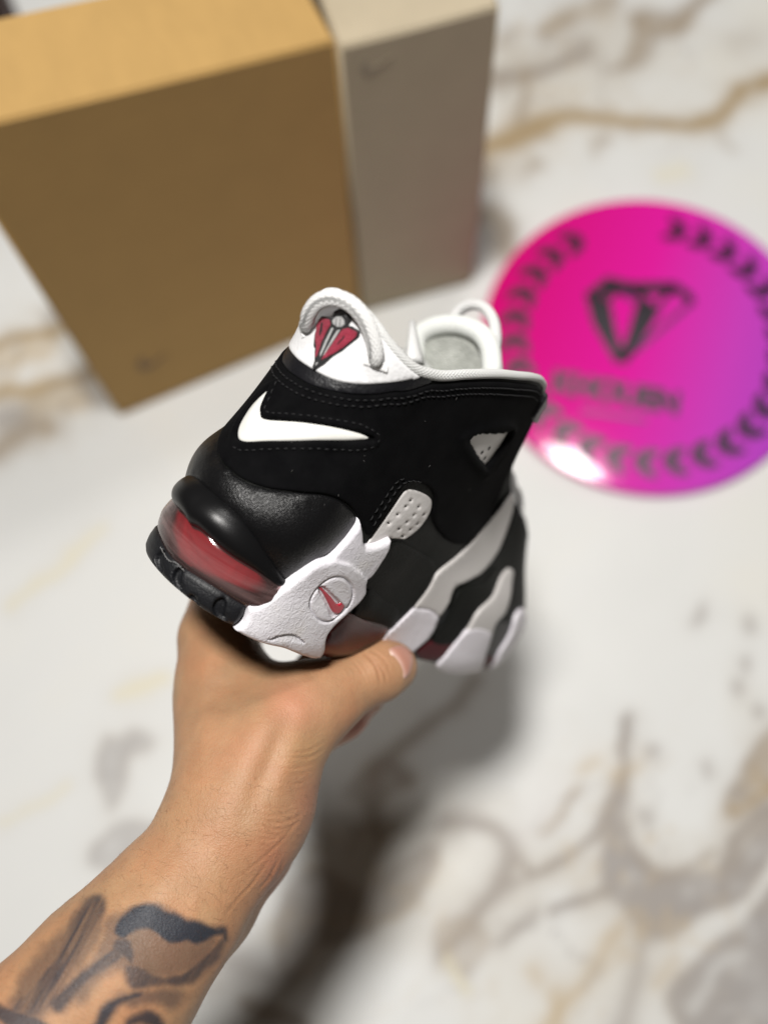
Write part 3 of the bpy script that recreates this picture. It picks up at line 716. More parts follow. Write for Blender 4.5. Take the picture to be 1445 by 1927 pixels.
P3('side_letter', ((600, 800), (600, 800), (500, 900), (400, 1000), (390, 1060), (500, 1100), (600, 1045), (690, 965), (745, 850), (745, 850), (700, 815)), .18, M_LETTER2)
P3('side_letter', ((1150, 570), (1060, 720), (960, 830), (900, 930), (820, 1020), (738, 1120), (760, 1160), (850, 1188), (930, 1190), (1000, 1105), (1030, 1000), (1060, 900), (1118, 830), (1155, 690), (1165, 590)), .16, M_LETTER)
P3('letter_foot', ((905, 925), (820, 1020), (738, 1120), (760, 1160), (850, 1188), (930, 1190), (1000, 1105), (1030, 1000), (1040, 940)), .19, M_LETTER2)
P3('side_letter', ((1225, 800), (1180, 850), (1150, 950), (1090, 1050), (1005, 1145), (990, 1190), (1050, 1205), (1150, 1170), (1200, 1060), (1235, 920)), .18, M_LETTER2)
P3('side_panel', ((1080, 560), (1000, 640), (860, 700), (800, 830), (700, 980), (820, 1000), (900, 900), (960, 800), (1050, 710)), .10, M_SIDE)
P3('forefoot_window', ((620, 1040), (700, 985), (830, 1000), (760, 1085), (640, 1090)), .08, M_AIR2)
P3('forefoot_window', ((985, 1110), (1020, 1080), (1060, 1090), (1010, 1150), (980, 1150)), .08, M_AIR2)
# lace keeper at the front of the collar
lk = uv(Z1((1322, 520), (1322, 520), (1368, 515), (1368, 515), (1368, 610), (1368, 610), (1325, 640), (1325, 640)), .1)
lk = [np.array([19.9, 13.2]), np.array([21.6, 13.0]), np.array([21.8, 14.1]), np.array([20.2, 14.6])]
panel('lace_keeper', lk, .28, M_STRIP, edge=.12, g=.15, smooth=False)

# a few lint fibres caught in the nubuck
V = []; F = []
for _ in range(12):
    x, y = rng.uniform(520, 960), rng.uniform(735, 960); q = pix(x, y, .17)
    if not (-3 < q[0] < 20): continue
    a = rng.uniform(0, 6.28); L = rng.uniform(.03, .14); k = rng.normal(0, .05)
    Q = np.array([q+L*s_*np.array([math.cos(a+k*8*s_), math.sin(a+k*8*s_)]) for s_ in (0, .5, 1)]); P = S(Q[:, 0], Q[:, 1], np.array([.185, .20, .19]))
    v, f = tube(P, .00006, 4); o = len(V); V.extend(v); F.extend([tuple(i+o for i in t_) for t_ in f])
li = mesh_obj('lint', V, F, m_plain('pale_lint', (.14, .135, .13, 1), .8).m, shoe); li['kind'] = 'stuff'
# --- tongue, its padded rim and loop, laces
Z6 = Z(730, 540, .22145)
TX = 13.0
def on_x(p, xc=TX):
    r = RCW@cray(*p); n = RS[:, 0]; t_ = ((s2w(np.array([xc*.01, 0, 0]))-CPOS)@n)/(r@n); return w2s(CPOS+r*t_)
arch = [on_x(p) for p in Z6((215, 640), (235, 480), (290, 390), (400, 335), (560, 318), (690, 345), (800, 410), (865, 520), (880, 640), (880, 720))]
arch = [arch[0]+np.array([0, .004, -.05])]+arch+[arch[-1]+np.array([.004, -.002, -.05])]
A = resample(catmull(arch, False, 6), .002)
V, F = tube(A, .0050, 12); tong = empty('tongue'); tong.parent = shoe
mesh_obj('tongue_rim', V, F, M_PAD, tong)
n = len(A); cen_ = (A[0]+A[-1])/2; V = []; F = []; mm = 12
for p in A:
    for t_ in np.linspace(0, 1, mm): V.append(p*(1-t_)+cen_*t_+np.array([.010*math.sin(math.pi*t_*.5), 0, 0]))
for i in range(n-1):
    for j in range(mm-1): F.append((i*mm+j, i*mm+j+1, i*mm+mm+j+1, i*mm+mm+j))
mesh_obj('tongue_lining', V, F, M_LINE, tong)
V2 = [v+np.array([.008, 0, 0]) for v in V]; mesh_obj('tongue_front', V2, [f[::-1] for f in F], M_NUB, tong)
lo_ = [on_x(p, TX+.6) for p in Z6((560, 330), (565, 255), (630, 180), (720, 148), (820, 175), (890, 270), (915, 400), (905, 520), (880, 600))]
L = resample(catmull(lo_, False, 6), .0015); V, F = tube(L, .0033, 12, .8); mesh_obj('tongue_loop', V, F, M_CORD, tong, attrs=cord_attrs(L, 12))
fl = [on_x(p, 10.5) for p in Z6((205, 290), (212, 400), (220, 520), (230, 650))]; L = resample(catmull(fl, False, 6), .002); V, F = tube(L, np.linspace(.0016, .0062, len(L)), 10, .6); mesh_obj('lace_end', V, F, M_CORD, shoe, attrs=cord_attrs(L, 10))
for u in (24.5, 26.2, 28.0):
    a, b = S(u, vtop(u)-.2, -.5), S(-u, vtop(u)-.2, -.5)
    L = np.array([a*(1-t_)+b*t_+np.array([.004, 0, .016])*math.sin(math.pi*t_) for t_ in np.linspace(0, 1, 16)]); V, F = tube(L, .004, 8, .5); mesh_obj('lace', V, F, M_CORD, shoe, attrs=cord_attrs(L, 8))
# ------------------------------------------------------------------ the hand: one continuous skin from a smooth distance field
def CP(x, y, d, r=None):
    p = cray(x, y)*d
    return p if r is None else (p, r*d/FPX)
def fs(p): return w2c(s2w(np.asarray(p, float)*.01))         # shoe centimetres -> camera space
def capsule(P, a, ra, b, rb):
    ab = b-a; t = np.clip(((P-a)@ab)/(ab@ab), 0, 1).astype(np.float32)
    return np.linalg.norm(P-a-t[..., None]*ab, axis=-1)-(ra+(rb-ra)*t)
def smin(a, b, k):
    h = np.clip(.5+.5*(b-a)/k, 0, 1); return b+(a-b)*h-k*h*(1-h)
BONES = []                                                    # (a, ra, b, rb, blend)
def chain(pts, k):
    for (a, ra), (b, rb) in zip(pts[:-1], pts[1:]): BONES.append((a, ra, b, rb, k))
# forearm and wrist
chain([CP(-55, 2105, .410, 195), CP(222, 1832, .428, 152), CP(318, 1716, .440, 127), CP(440, 1552, .456, 116), CP(470, 1450, .464, 104)], .012)
chain([CP(130, 2050, .440, 140), CP(248, 1868, .450, 106), CP(392, 1705, .468, 76), CP(478, 1600, .482, 60), CP(522, 1440, .500, 44)], .014)      # little-finger side
# back of the hand: index and middle metacarpals
chain([CP(428, 1520, .460, 92), CP(422, 1400, .474, 62), CP(424, 1290, .490, 56), CP(416, 1200, .505, 54)], .016)
chain([CP(470, 1480, .472, 95), CP(450, 1370, .486, 78), CP(440, 1290, .505, 58)], .018)
# thumb
chain([CP(475, 1480, .462, 98), CP(505, 1405, .464, 74), CP(572, 1342, .474, 67)], .018)
chain([CP(572, 1342, .474, 67), CP(630, 1306, .484, 55), CP(688, 1272, .494, 50.5)], .010)
chain([CP(688, 1272, .494, 50.5), CP(720, 1260, .499, 49), CP(742, 1254, .5035, 41)], .008)
# web between thumb and index, palm behind
chain([CP(410, 1300, .495, 46), CP(455, 1330, .492, 44), CP(520, 1338, .486, 46), CP(575, 1320, .482, 46)], .020)
chain([CP(560, 1350, .520, 44), CP(596, 1268, .532, 38), CP(650, 1262, .548, 36)], .010)
chain([CP(490, 1480, .490, 76), CP(572, 1385, .510, 46), CP(640, 1345, .528, 40), CP(690, 1315, .545, 32)], .012)
# fingers: knuckles stepped along the sole, curling round its far side
ix = w2s(c2w(CP(400, 1200, .508)))*100
KN = []
for k in range(4):
    KN.append(ix+k*np.array([1.9, 1.2, -.45]))
seg_r = [(.92, .82, .74, .62), (.95, .84, .76, .64), (.90, .80, .72, .60), (.80, .70, .62, .52)]
for k, m in enumerate(KN):
    r = np.array(seg_r[k])*.0105*1.12
    reach = [0, .5, .3, -.4][k]
    pip = np.array([m[0]+2.2, max(m[1]+2.3, 5.9), m[2]+1.6]); dip = np.array([pip[0]+1.2, 6.2+.1*reach, .9+.2*reach]); tip = np.array([dip[0]+.8, 5.75, 2.4+.3*reach])
    chain([(fs(m), r[0]*1.15), (fs(pip), r[1]), (fs(dip), r[2]), (fs(tip), r[3])], .006)
    base = CP(455+10*k, 1490+8*k, .478+.010*k); chain([(base, .020), (fs(m), r[0]*1.15)], .016)
def field(P):
    D = np.full(P.shape[:-1], 1.0, np.float32)
    for a, ra, b, rb, k in BONES: D = smin(D, capsule(P, a.astype(np.float32), np.float32(ra), b.astype(np.float32), np.float32(rb)).astype(np.float32), np.float32(k))
    return D
def surface_nets(lo, hi, step):
    ax = [np.arange(l, h+step, step, dtype=np.float32) for l, h in zip(lo, hi)]
    n = [len(a) for a in ax]; D = np.empty(n, np.float32)
    Y, Zz = np.meshgrid(ax[1], ax[2], indexing='ij')
    q = 5                                                     # coarse pass, then exact values only near the skin
    cx = [a[::q] for a in ax]; Pc = np.stack(np.meshgrid(*cx, indexing='ij'), -1); Dc = field(Pc)
    ii = [np.minimum(np.round(np.arange(k)/q).astype(int), len(c_)-1) for k, c_ in zip(n, cx)]
    D = Dc[np.ix_(*ii)].copy(); nb_ = np.argwhere(np.abs(D) < step*q*1.1)
    for j in range(0, len(nb_), 400000):
        b_ = nb_[j:j+400000]; D[tuple(b_.T)] = field(np.stack([ax[k][b_[:, k]] for k in range(3)], 1))
    s = D < 0
    cnt = np.zeros([k-1 for k in n], np.int8)
    for a in (0, 1):
        for b in (0, 1):
            for c in (0, 1): cnt += s[a:n[0]-1+a, b:n[1]-1+b, c:n[2]-1+c]
    cells = np.argwhere((cnt > 0) & (cnt < 8)); idx = -np.ones(cnt.shape, np.int64); idx[tuple(cells.T)] = np.arange(len(cells))
    acc = np.zeros((len(cells), 3)); wt = np.zeros(len(cells))
    cor = [(a, b, c) for a in (0, 1) for b in (0, 1) for c in (0, 1)]
    for p in cor:
        for ax_ in range(3):
            if p[ax_] == 1: continue
            q = list(p); q[ax_] = 1; i = cells+np.array(p); j = cells+np.array(q)
            d0, d1 = D[tuple(i.T)], D[tuple(j.T)]; m = (d0 < 0) != (d1 < 0); t = np.where(m, d0/(d0-d1+1e-20), 0)
            e = np.tile(np.array(p, float), (len(cells), 1)); e[:, ax_] = t; acc += e*m[:, None]; wt += m
    V = (cells+acc/wt[:, None])*step+np.array(lo); F = []
    for ax_ in range(3):
        o = [k for k in range(3) if k != ax_]
        A = np.moveaxis(s, ax_, 0); chg = A[:-1] != A[1:]; sg = A[:-1]
        e = np.argwhere(chg); e = e[(e[:, 1] > 0) & (e[:, 2] > 0) & (e[:, 1] < A.shape[1]-1) & (e[:, 2] < A.shape[2]-1)]
        def cid(d1, d2):
            c = np.zeros((len(e), 3), int); c[:, ax_] = e[:, 0]; c[:, o[0]] = e[:, 1]+d1; c[:, o[1]] = e[:, 2]+d2; return idx[tuple(c.T)]
        q = np.stack([cid(-1, -1), cid(0, -1), cid(0, 0), cid(-1, 0)], 1); fl = sg[tuple(e.T)]
        if ax_ == 1: fl = ~fl
        q[~fl] = q[~fl][:, ::-1]; F.append(q)
    F = np.concatenate(F); F = F[(F >= 0).all(1)]
    return V, F
def subdiv(V, F):
    E = np.sort(np.concatenate([F[:, [k, (k+1) % 4]] for k in range(4)]), 1)
    U, inv = np.unique(E, axis=0, return_inverse=True); inv = inv.reshape(4, -1)
    nV = len(V); nE = len(U)
    W = np.concatenate([V, (V[U[:, 0]]+V[U[:, 1]])/2, V[F].mean(1)])
    e = nV+inv; c = nV+nE+np.arange(len(F)); Q = []
    for k in range(4): Q.append(np.stack([F[:, k], e[k], c, e[(k-1) % 4]], 1))
    return W, np.concatenate(Q)
def grad(P, e=6e-4):
    g = np.stack([field((P+d).astype(np.float32))-field((P-d).astype(np.float32)) for d in np.eye(3)*e], -1); return g/(np.linalg.norm(g, axis=-1)[..., None]+1e-12)
HV, HF = surface_nets((-.215, -.275, -.64), (.055, .03, -.355), .0017)
HV, HF = subdiv(HV, HF)
HN = grad(HV)
for _ in range(2): HV = HV-HN*field(HV.astype(np.float32))[:, None]
HN = grad(HV)
px = np.stack([CX-FPX*HV[:, 0]/HV[:, 2], CY+FPX*HV[:, 1]/HV[:, 2]], 1)
facing = np.sum(HN*(-HV/np.linalg.norm(HV, axis=1)[:, None]), 1); FR = smoothstep((facing+.05)/.2)
# fine relief: crease lines, knuckle, tendons (metres, along the normal)
disp = np.zeros(len(HV)); crease = np.zeros(len(HV))
ZH = Z(280, 1080, .38754); ZW = Z(380, 1300, .35987); ZTH = Z(560, 1180, .17993); ZF = Z(0, 1480, .38754)
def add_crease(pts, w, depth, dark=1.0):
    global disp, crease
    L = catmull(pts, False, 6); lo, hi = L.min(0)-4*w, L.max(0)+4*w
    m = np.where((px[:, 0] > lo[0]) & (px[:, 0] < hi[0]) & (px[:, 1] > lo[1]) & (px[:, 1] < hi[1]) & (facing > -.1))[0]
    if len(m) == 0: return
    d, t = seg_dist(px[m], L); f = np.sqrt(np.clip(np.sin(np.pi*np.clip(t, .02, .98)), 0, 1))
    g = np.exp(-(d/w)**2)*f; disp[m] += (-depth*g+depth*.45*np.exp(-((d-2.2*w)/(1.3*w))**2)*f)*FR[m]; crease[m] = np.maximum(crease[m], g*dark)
# thumb knuckle folds
add_crease(ZTH((680, 270), (745, 330), (800, 400), (840, 500), (860, 590)), 2.6, .00050)
add_crease(ZTH((720, 275), (800, 345), (850, 420), (905, 500), (925, 590)), 2.2, .00032, .6)
add_crease(ZTH((580, 355), (625, 420), (665, 490), (700, 550)), 1.6, .00022, .5)
add_crease(ZTH((620, 330), (680, 400), (720, 480)), 1.5, .00015, .35)
add_crease(ZTH((500, 430), (560, 520)), 1.5, .00012, .3)
add_crease(ZTH((760, 250), (850, 300), (930, 390), (965, 500)), 2.2, .00022, .4)
# folds where the thumb root meets the wrist
for pts, dp in ((((400, 345), (500, 350), (570, 345), (630, 310)), .00045), (((430, 325), (540, 318), (640, 270)), .00030), (((380, 400), (480, 405), (590, 380)), .00022), (((400, 430), (500, 440), (580, 415)), .00018), (((420, 480), (500, 485), (575, 455)), .00018), (((360, 520), (470, 530), (560, 500)), .00014),
                (((300, 670), (380, 690), (460, 680), (530, 640)), .00050), (((290, 700), (380, 725), (450, 715), (510, 680)), .00050), (((300, 735), (380, 752), (440, 738), (490, 705)), .00040), (((280, 770), (360, 775), (430, 755)), .00030), (((260, 640), (380, 655), (500, 620)), .00022), (((250, 600), (380, 610), (500, 580)), .00016),
                (((150, 1000), (250, 930), (350, 850), (430, 770), (500, 690)), .00030), (((120, 1180), (180, 1100), (270, 1000), (340, 900)), .00035), (((300, 1040), (350, 980), (400, 880)), .0003), (((330, 1070), (390, 980), (430, 880)), .00025)):
    add_crease(ZW(*pts), 2.4, dp*.75, .6)
r2 = np.random.default_rng(3)
for _ in range(150):          # short random skin lines over wrist and back of the hand
    c = np.array([r2.uniform(340, 580), r2.uniform(1400, 1640)]); a = r2.normal(.15, .35); L = r2.uniform(12, 40)
    q = [c-L*np.array([np.cos(a), np.sin(a)]), c+r2.normal(0, 2, 2), c+L*np.array([np.cos(a), np.sin(a)])]
    add_crease(q, 1.5, .00007, .22)
def blob(x, y, rx, ry, ang, hgt):
    global disp
    c, s_ = math.cos(ang), math.sin(ang); d = px-np.array([x, y]); q = np.stack([d[:, 0]*c+d[:, 1]*s_, -d[:, 0]*s_+d[:, 1]*c], 1)
    disp += hgt*np.exp(-((q[:, 0]/rx)**2+(q[:, 1]/ry)**2))*FR
blob(552, 1328, 34, 26, .6, .0016); blob(704, 1262, 26, 30, .5, .0008)
blob(470, 1420, 30, 120, .45, .0012); blob(540, 1440, 22, 90, .35, .0010); blob(505, 1440, 18, 90, .40, -.0012)
blob(430, 1330, 40, 60, .2, -.0012); blob(385, 1330, 22, 110, .05, .0010); blob(300, 1680, 30, 60, .6, .0012)
disp += .00012*(fbm(HV*260, 5, 3)-.45)*2
# colour
base = np.array([0.46, 0.256, 0.137]); C = np.tile(base, (len(HV), 1))
n1 = fbm(HV*38, 11, 4)[:, None]; n2 = fbm(HV*170, 17, 3)[:, None]
C = C*(0.85+.32*n1)*(0.90+.21*n2)
n3 = fbm(HV*75+3.1, 23, 3)[:, None]; C = C*(1+(n3-.45)*np.array([.10, -.22, -.30]))
def tint(mask, col, k): 
    global C
    m = (np.clip(mask, 0, 1)*k)[:, None]; C = C*(1-m)+np.array(col)*m
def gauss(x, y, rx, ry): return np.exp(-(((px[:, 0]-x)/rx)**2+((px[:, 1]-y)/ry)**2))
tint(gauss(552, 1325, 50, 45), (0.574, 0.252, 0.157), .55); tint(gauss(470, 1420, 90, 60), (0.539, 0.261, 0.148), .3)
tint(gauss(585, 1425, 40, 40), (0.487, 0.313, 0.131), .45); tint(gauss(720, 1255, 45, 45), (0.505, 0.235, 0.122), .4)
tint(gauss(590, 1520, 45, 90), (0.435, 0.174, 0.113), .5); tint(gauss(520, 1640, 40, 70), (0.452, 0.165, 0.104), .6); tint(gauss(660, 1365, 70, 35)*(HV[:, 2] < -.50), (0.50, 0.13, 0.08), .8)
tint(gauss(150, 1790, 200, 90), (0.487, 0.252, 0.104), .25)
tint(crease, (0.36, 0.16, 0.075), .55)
# freckles
for _ in range(26):
    x, y = r2.uniform(300, 600), r2.uniform(1290, 1650); tint(gauss(x, y, 1.8, 1.8), (.28, .12, .06), r2.uniform(.2, .6))
# tattoo ink (greyed blue-black), soft and grainy
ink = np.zeros(len(HV))
fm = (px[:, 1] > 1640) & (facing > -.15); fi = np.where(fm)[0]
def tattoo(pts, k, soft, streak=0.0, ang=0.0):
    poly = catmull(ZF(*pts), True, 4); d, _ = seg_dist(px[fi], poly, True); ins = inside(px[fi], poly); sd = np.where(ins, d, -d)
    nz = fbm(np.c_[px[fi]/22, np.zeros(len(fi))], 31, 4); sd = sd+(nz-.47)*soft*.7
    v = k*smoothstep((sd+soft*.62)/(soft*1.15))
    if streak:
        q = px[fi][:, 0]*math.cos(ang)+px[fi][:, 1]*math.sin(ang); q2 = -px[fi][:, 0]*math.sin(ang)+px[fi][:, 1]*math.cos(ang)
        v = v*(1-streak*vnoise(np.c_[q/5, q2/60, 0*q], 5))
    ink[fi] = np.maximum(ink[fi], v)
tattoo(((545, 720), (580, 640), (640, 595), (700, 572), (760, 580), (850, 620), (950, 655), (1050, 685), (1095, 690), (1095, 725), (1040, 735), (960, 775), (900, 765), (820, 765), (760, 725), (690, 700), (640, 720), (600, 745)), .88, 15)
tattoo(((450, 535), (510, 545), (505, 640), (440, 760), (365, 890), (300, 990), (250, 1070), (170, 1120), (50, 1085), (160, 970), (260, 830), (320, 690), (380, 590)), .85, 15, .42, .5)
tattoo(((590, 870), (680, 870), (740, 910), (860, 915), (930, 870), (1010, 810), (1080, 735), (1100, 740), (1060, 830), (990, 910), (920, 965), (800, 975), (700, 985), (640, 990), (615, 935)), .80, 17, .15, .6)
tattoo(((560, 740), (640, 745), (660, 830), (640, 870), (590, 830), (540, 800)), .78, 22)
tattoo(((230, 1060), (330, 950), (420, 870), (510, 800), (590, 780), (600, 830), (520, 900), (440, 960), (350, 1050), (290, 1110)), .84, 20, .2, .9)
tattoo(((470, 1130), (510, 1060), (600, 1010), (700, 1000), (690, 1030), (600, 1060), (540, 1120), (500, 1190), (440, 1200)), .85, 16)
tattoo(((-30, 1065), (60, 1085), (150, 1115), (240, 1170), (240, 1250), (-30, 1120)), .8, 16)
tattoo(((660, 1100), (730, 1090), (790, 1140), (800, 1200), (700, 1160), (600, 1170)), .82, 18)
tattoo(((830, 760), (960, 770), (1010, 740), (950, 800), (880, 810)), .35, 20)
tattoo(((520, 640), (700, 640), (900, 720), (1060, 740), (960, 900), (760, 940), (560, 900), (380, 1050), (330, 960), (460, 800)), .52, 26)
tattoo(((60, 1000), (300, 700), (420, 640), (520, 700), (300, 1000), (200, 1150), (40, 1130)), .52, 28)
tattoo(((560, 1010), (700, 990), (860, 980), (900, 1010), (820, 1080), (760, 1060), (640, 1080)), .58, 24)
tattoo(((1020, 690), (1100, 690), (1098, 760), (1082, 745), (1075, 715)), .8, 8)
tint(ink*1.12, (0.026, 0.032, 0.045), 1.0)
HV2 = HV+HN*disp[:, None]

t = NT('skin'); t.set(Roughness=0.5, Specular_IOR_Level=0.42, Subsurface_Weight=0.12, Subsurface_Scale=0.006)
t.b.inputs['Subsurface Radius'].default_value = (1.0, 0.35, 0.2)
a = t.attr('col').outputs['Color']
pore = t.voro(1500); fine = t.noise(700, 4, .65, dist=.8)
t.color(t.mix(t.ramp(fine, [(.35, .0), (.7, .22)]), a, t.mix(1.0, a, (0.80, 0.66, 0.60, 1), 'MULTIPLY')))
t.bump(t.math('ADD', t.math('MULTIPLY', pore, .6), fine), .00022)
M_SKIN = t.m
wrist = c2w(CP(440, 1540, .47))
def fast_mesh(name, V, F, mat, attrs):
    me = bpy.data.meshes.new(name); nF = len(F); k = F.shape[1]
    me.vertices.add(len(V)); me.vertices.foreach_set('co', np.asarray(V, np.float32).ravel())
    me.loops.add(nF*k); me.loops.foreach_set('vertex_index', F.astype(np.int32).ravel())
    me.polygons.add(nF); me.polygons.foreach_set('loop_start', (np.arange(nF)*k).astype(np.int32)); me.polygons.foreach_set('loop_total', np.full(nF, k, np.int32))
    me.polygons.foreach_set('use_smooth', np.ones(nF, bool)); me.update(calc_edges=True); me.validate()
    for kk, v in attrs.items():
        at_ = me.attributes.new(kk, 'FLOAT_COLOR', 'POINT'); at_.data.foreach_set('color', np.concatenate([v, np.ones((len(v), 1))], 1).astype(np.float32).ravel())
    me.materials.append(mat); o = bpy.data.objects.new(name, me); COL.objects.link(o); return o
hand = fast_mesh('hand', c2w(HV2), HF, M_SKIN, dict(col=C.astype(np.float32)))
tag(hand, 'bare tattooed forearm and hand gripping the sneaker sole from below', 'hand')
# thumb nail: curved plate on the back of the thumb tip
nb = catmull(ZTH((955, 240), (990, 215), (1060, 195), (1130, 215), (1185, 270), (1205, 350), (1190, 430), (1160, 505), (1105, 540), (1100, 470), (1075, 400), (1030, 330), (975, 285)), True, 5)
htree = BVHTree.FromPolygons([Vector(p) for p in c2w(HV2[::1])], [tuple(map(int, f)) for f in HF[(px[HF[:, 0], 0] > 640) & (px[HF[:, 0], 1] < 1400) & (facing[HF[:, 0]] > -.3)]])
def skin_hit(x, y):
    d = Vector(RCW@cray(x, y)).normalized(); l, n, i, s_ = htree.ray_cast(Vector(CPOS), d)
    if l is None: l, n, i, s_ = htree.find_nearest(Vector(at_depth(x, y, .5)))
    return np.array(l), np.array(n)
Pn, Fn, dn_ = grid_fill(nb/20, .12, .25); Pn = Pn*20; dn_ = dn_*20
NV = []
for p, d in zip(Pn, dn_):
    l, n = skin_hit(*p)
    if n@(CPOS-l) < 0: n = -n
    NV.append(l+n*(.0001+.00075*math.sqrt(min(d/7, 1))))
f0 = Fn[0]; nrm = np.cross(NV[f0[1]]-NV[f0[0]], NV[f0[2]]-NV[f0[0]])
if nrm@(CPOS-NV[f0[0]]) < 0: Fn = [f[::-1] for f in Fn]
moon, _ = seg_dist(Pn, ZTH((955, 255), (1000, 300), (1060, 380), (1092, 470), (1105, 535)))
nc = np.array([.50, .235, .17])+np.clip(1-moon/9, 0, 1)[:, None]**1.5*np.array([.10, .17, .17])
tn = NT('thumb_nail'); tn.set(Roughness=.28, Specular_IOR_Level=.5, Coat_Weight=.2); tn.color(tn.attr('col').outputs['Color'])
mesh_obj('thumb_nail', NV, Fn, tn.m, hand, attrs=dict(col=nc))
# fine arm hair
hv = np.where((facing > .05) & (px[:, 1] > 1470) & (px[:, 1] < 1960) & (px[:, 0] > -20))[0]; hv = r2.choice(hv, 900)
V = []; F = []
gd = (CP(318, 1716, .44)-CP(440, 1552, .456)); gd /= np.linalg.norm(gd)
for i in hv:
    n = HN[i]; tdir = np.cross(n, gd); tdir /= np.linalg.norm(tdir)+1e-9
    g = -gd*.15+tdir*r2.normal(.8, .35)*(1 if r2.random() > .1 else -1)-gd*r2.normal(0, .4); g = g-n*(g@n); g /= np.linalg.norm(g)
    L = r2.uniform(.0022, .0048); q = [HV2[i]+g*L*s_+n*(L*.22*math.sin(2.4*s_)-.0001)+gd*L*.15*s_*s_ for s_ in (0, .35, .7, 1)]
    v, f = tube(c2w(np.array(q)), np.array([.000024, .000021, .000016, .000005]), 3); o = len(V); V.extend(v); F.extend([tuple(k+o for k in t_) for t_ in f])
hr = mesh_obj('arm_hair', V, F, m_plain('arm_hair', (.13, .065, .03, 1), .5).m, hand); hr['kind'] = 'stuff'
# ------------------------------------------------------------------ marble surface
def table():
    gx = np.concatenate([np.linspace(-2.4, -.56, 24), np.arange(-.55, .65, .005), np.linspace(.66, 2.4, 24)])
    gy = np.concatenate([np.linspace(-1.6, -.31, 18), np.arange(-.30, 1.25, .005), np.linspace(1.27, 3.2, 24)])
    X, Y = np.meshgrid(gx, gy, indexing='ij'); P = np.stack([X.ravel(), Y.ravel(), 0*X.ravel()], 1)
    q = project(P)[:, :2]
    # vein places are kept on the slab itself (q: position of each slab point in plan, measured in photo pixels)
    front = w2c(P)[:, 2] < -.2
    nz = np.stack([fbm(np.c_[P[:, :2]*28, 0*X.ravel()], 3, 4), fbm(np.c_[P[:, :2]*28, 0*X.ravel()+9], 8, 4)], 1)-.47
    q = q+nz*42
    white = np.array([.70, .705, .69]); C = np.tile(white, (len(P), 1))
    mot = fbm(np.c_[P[:, :2]*9, 0*X.ravel()], 21, 4); C *= (0.95+.09*mot)[:, None]
    C = C*(1-.10*np.clip(mot-.42, 0, 1)[:, None]*np.array([.2, .8, 2.2]))
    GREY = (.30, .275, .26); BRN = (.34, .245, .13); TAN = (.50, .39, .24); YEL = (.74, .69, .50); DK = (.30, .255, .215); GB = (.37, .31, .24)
    def put(m, col, k):
        nonlocal C
        m = (np.clip(m, 0, 1)*min(1, k*1.28))[:, None]; C = C*(1-m)+np.array(col)*m
    fine = fbm(np.c_[P[:, :2]*70, 0*X.ravel()], 41, 3)
    def vein(pts, wd, col, k, edge=.5):
        L = catmull(pts, False, 5); lo = L.min(0)-wd*6; hi = L.max(0)+wd*6
        m = np.where((q > lo).all(1) & (q < hi).all(1) & front)[0]
        if not len(m): return
        d, _ = seg_dist(q[m], L); full = np.zeros(len(q)); w_ = wd*(.55+.9*fine[m]); full[m] = np.exp(-(d/w_)**2); put(full, col, k)
        hl = np.zeros(len(q)); hl[m] = np.exp(-(d/(w_*2.6))**2)*(.4+.9*mot[m]); put(hl, TAN if (col is BRN or col is TAN) else GB, k*.22)
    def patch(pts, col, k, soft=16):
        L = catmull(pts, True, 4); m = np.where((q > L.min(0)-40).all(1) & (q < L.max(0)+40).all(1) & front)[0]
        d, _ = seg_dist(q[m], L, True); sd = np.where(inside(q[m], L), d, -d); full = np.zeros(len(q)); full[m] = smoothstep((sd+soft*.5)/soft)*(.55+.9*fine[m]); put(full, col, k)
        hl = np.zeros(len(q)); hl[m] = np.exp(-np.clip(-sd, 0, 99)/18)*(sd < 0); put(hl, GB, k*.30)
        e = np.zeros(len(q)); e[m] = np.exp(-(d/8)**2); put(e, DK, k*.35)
    # far right
    vein([(880, 300), (950, 268), (1010, 242), (1080, 228), (1150, 228), (1230, 232), (1320, 230), (1370, 198), (1400, 168), (1460, 140)], 17, BRN, .8)
    vein([(880, 305), (960, 270), (1020, 245)], 26, BRN, .75)
    patch([(1145, 132), (1180, 100), (1195, 70), (1188, 40), (1250, 30), (1300, 2), (1350, -30), (1285, 45), (1240, 78), (1215, 112), (1170, 130)], GB, .95)
    vein([(890, 155), (960, 147), (1000, 137), (1060, 112), (1090, 95)], 15, GREY, .8); vein([(985, 140), (985, 225)], 13, GB, .75)
    for x, y, r, k in ((1045, 45, 24, .75), (945, 68, 20, .5), (1130, 8, 28, .6), (1000, 320, 16, .55), (1128, 275, 15, .5), (1400, 75, 30, .25), (920, 330, 20, .6), (1070, 30, 20, .4)): vein([(x-r*.5, y+r*.3), (x+r*.5, y-r*.3)], r, GB, k)
    vein([(900, 400), (935, 425), (950, 470)], 26, GB, .7)  # vein together with the carton's shadow, painted as one dark streak
    vein([(1240, 330), (1290, 325)], 16, YEL, .4); vein([(1360, 240), (1390, 280)], 10, GB, .3)
    # far left, beside the box
    vein([(-20, 648), (60, 628), (125, 612), (200, 590)], 15, BRN, .9); vein([(-20, 752), (60, 738), (140, 716), (200, 690)], 16, BRN, .85)
    vein([(-20, 690), (40, 670), (90, 655)], 22, TAN, .5); vein([(60, 770), (150, 750)], 26, TAN, .5); vein([(-20, 860), (30, 818), (90, 798)], 22, GB, .75)
    vein([(-20, 790), (40, 785)], 22, GREY, .5); vein([(115, 520), (108, 580), (85, 600)], 14, GREY, .5); vein([(160, 712), (185, 765)], 13, GREY, .45); vein([(-10, 350), (40, 420)], 30, GREY, .12)
    vein([(20, 1145), (100, 1075), (190, 1000)], 12, YEL, .5); vein([(230, 1312), (310, 1285)], 14, YEL, .6)
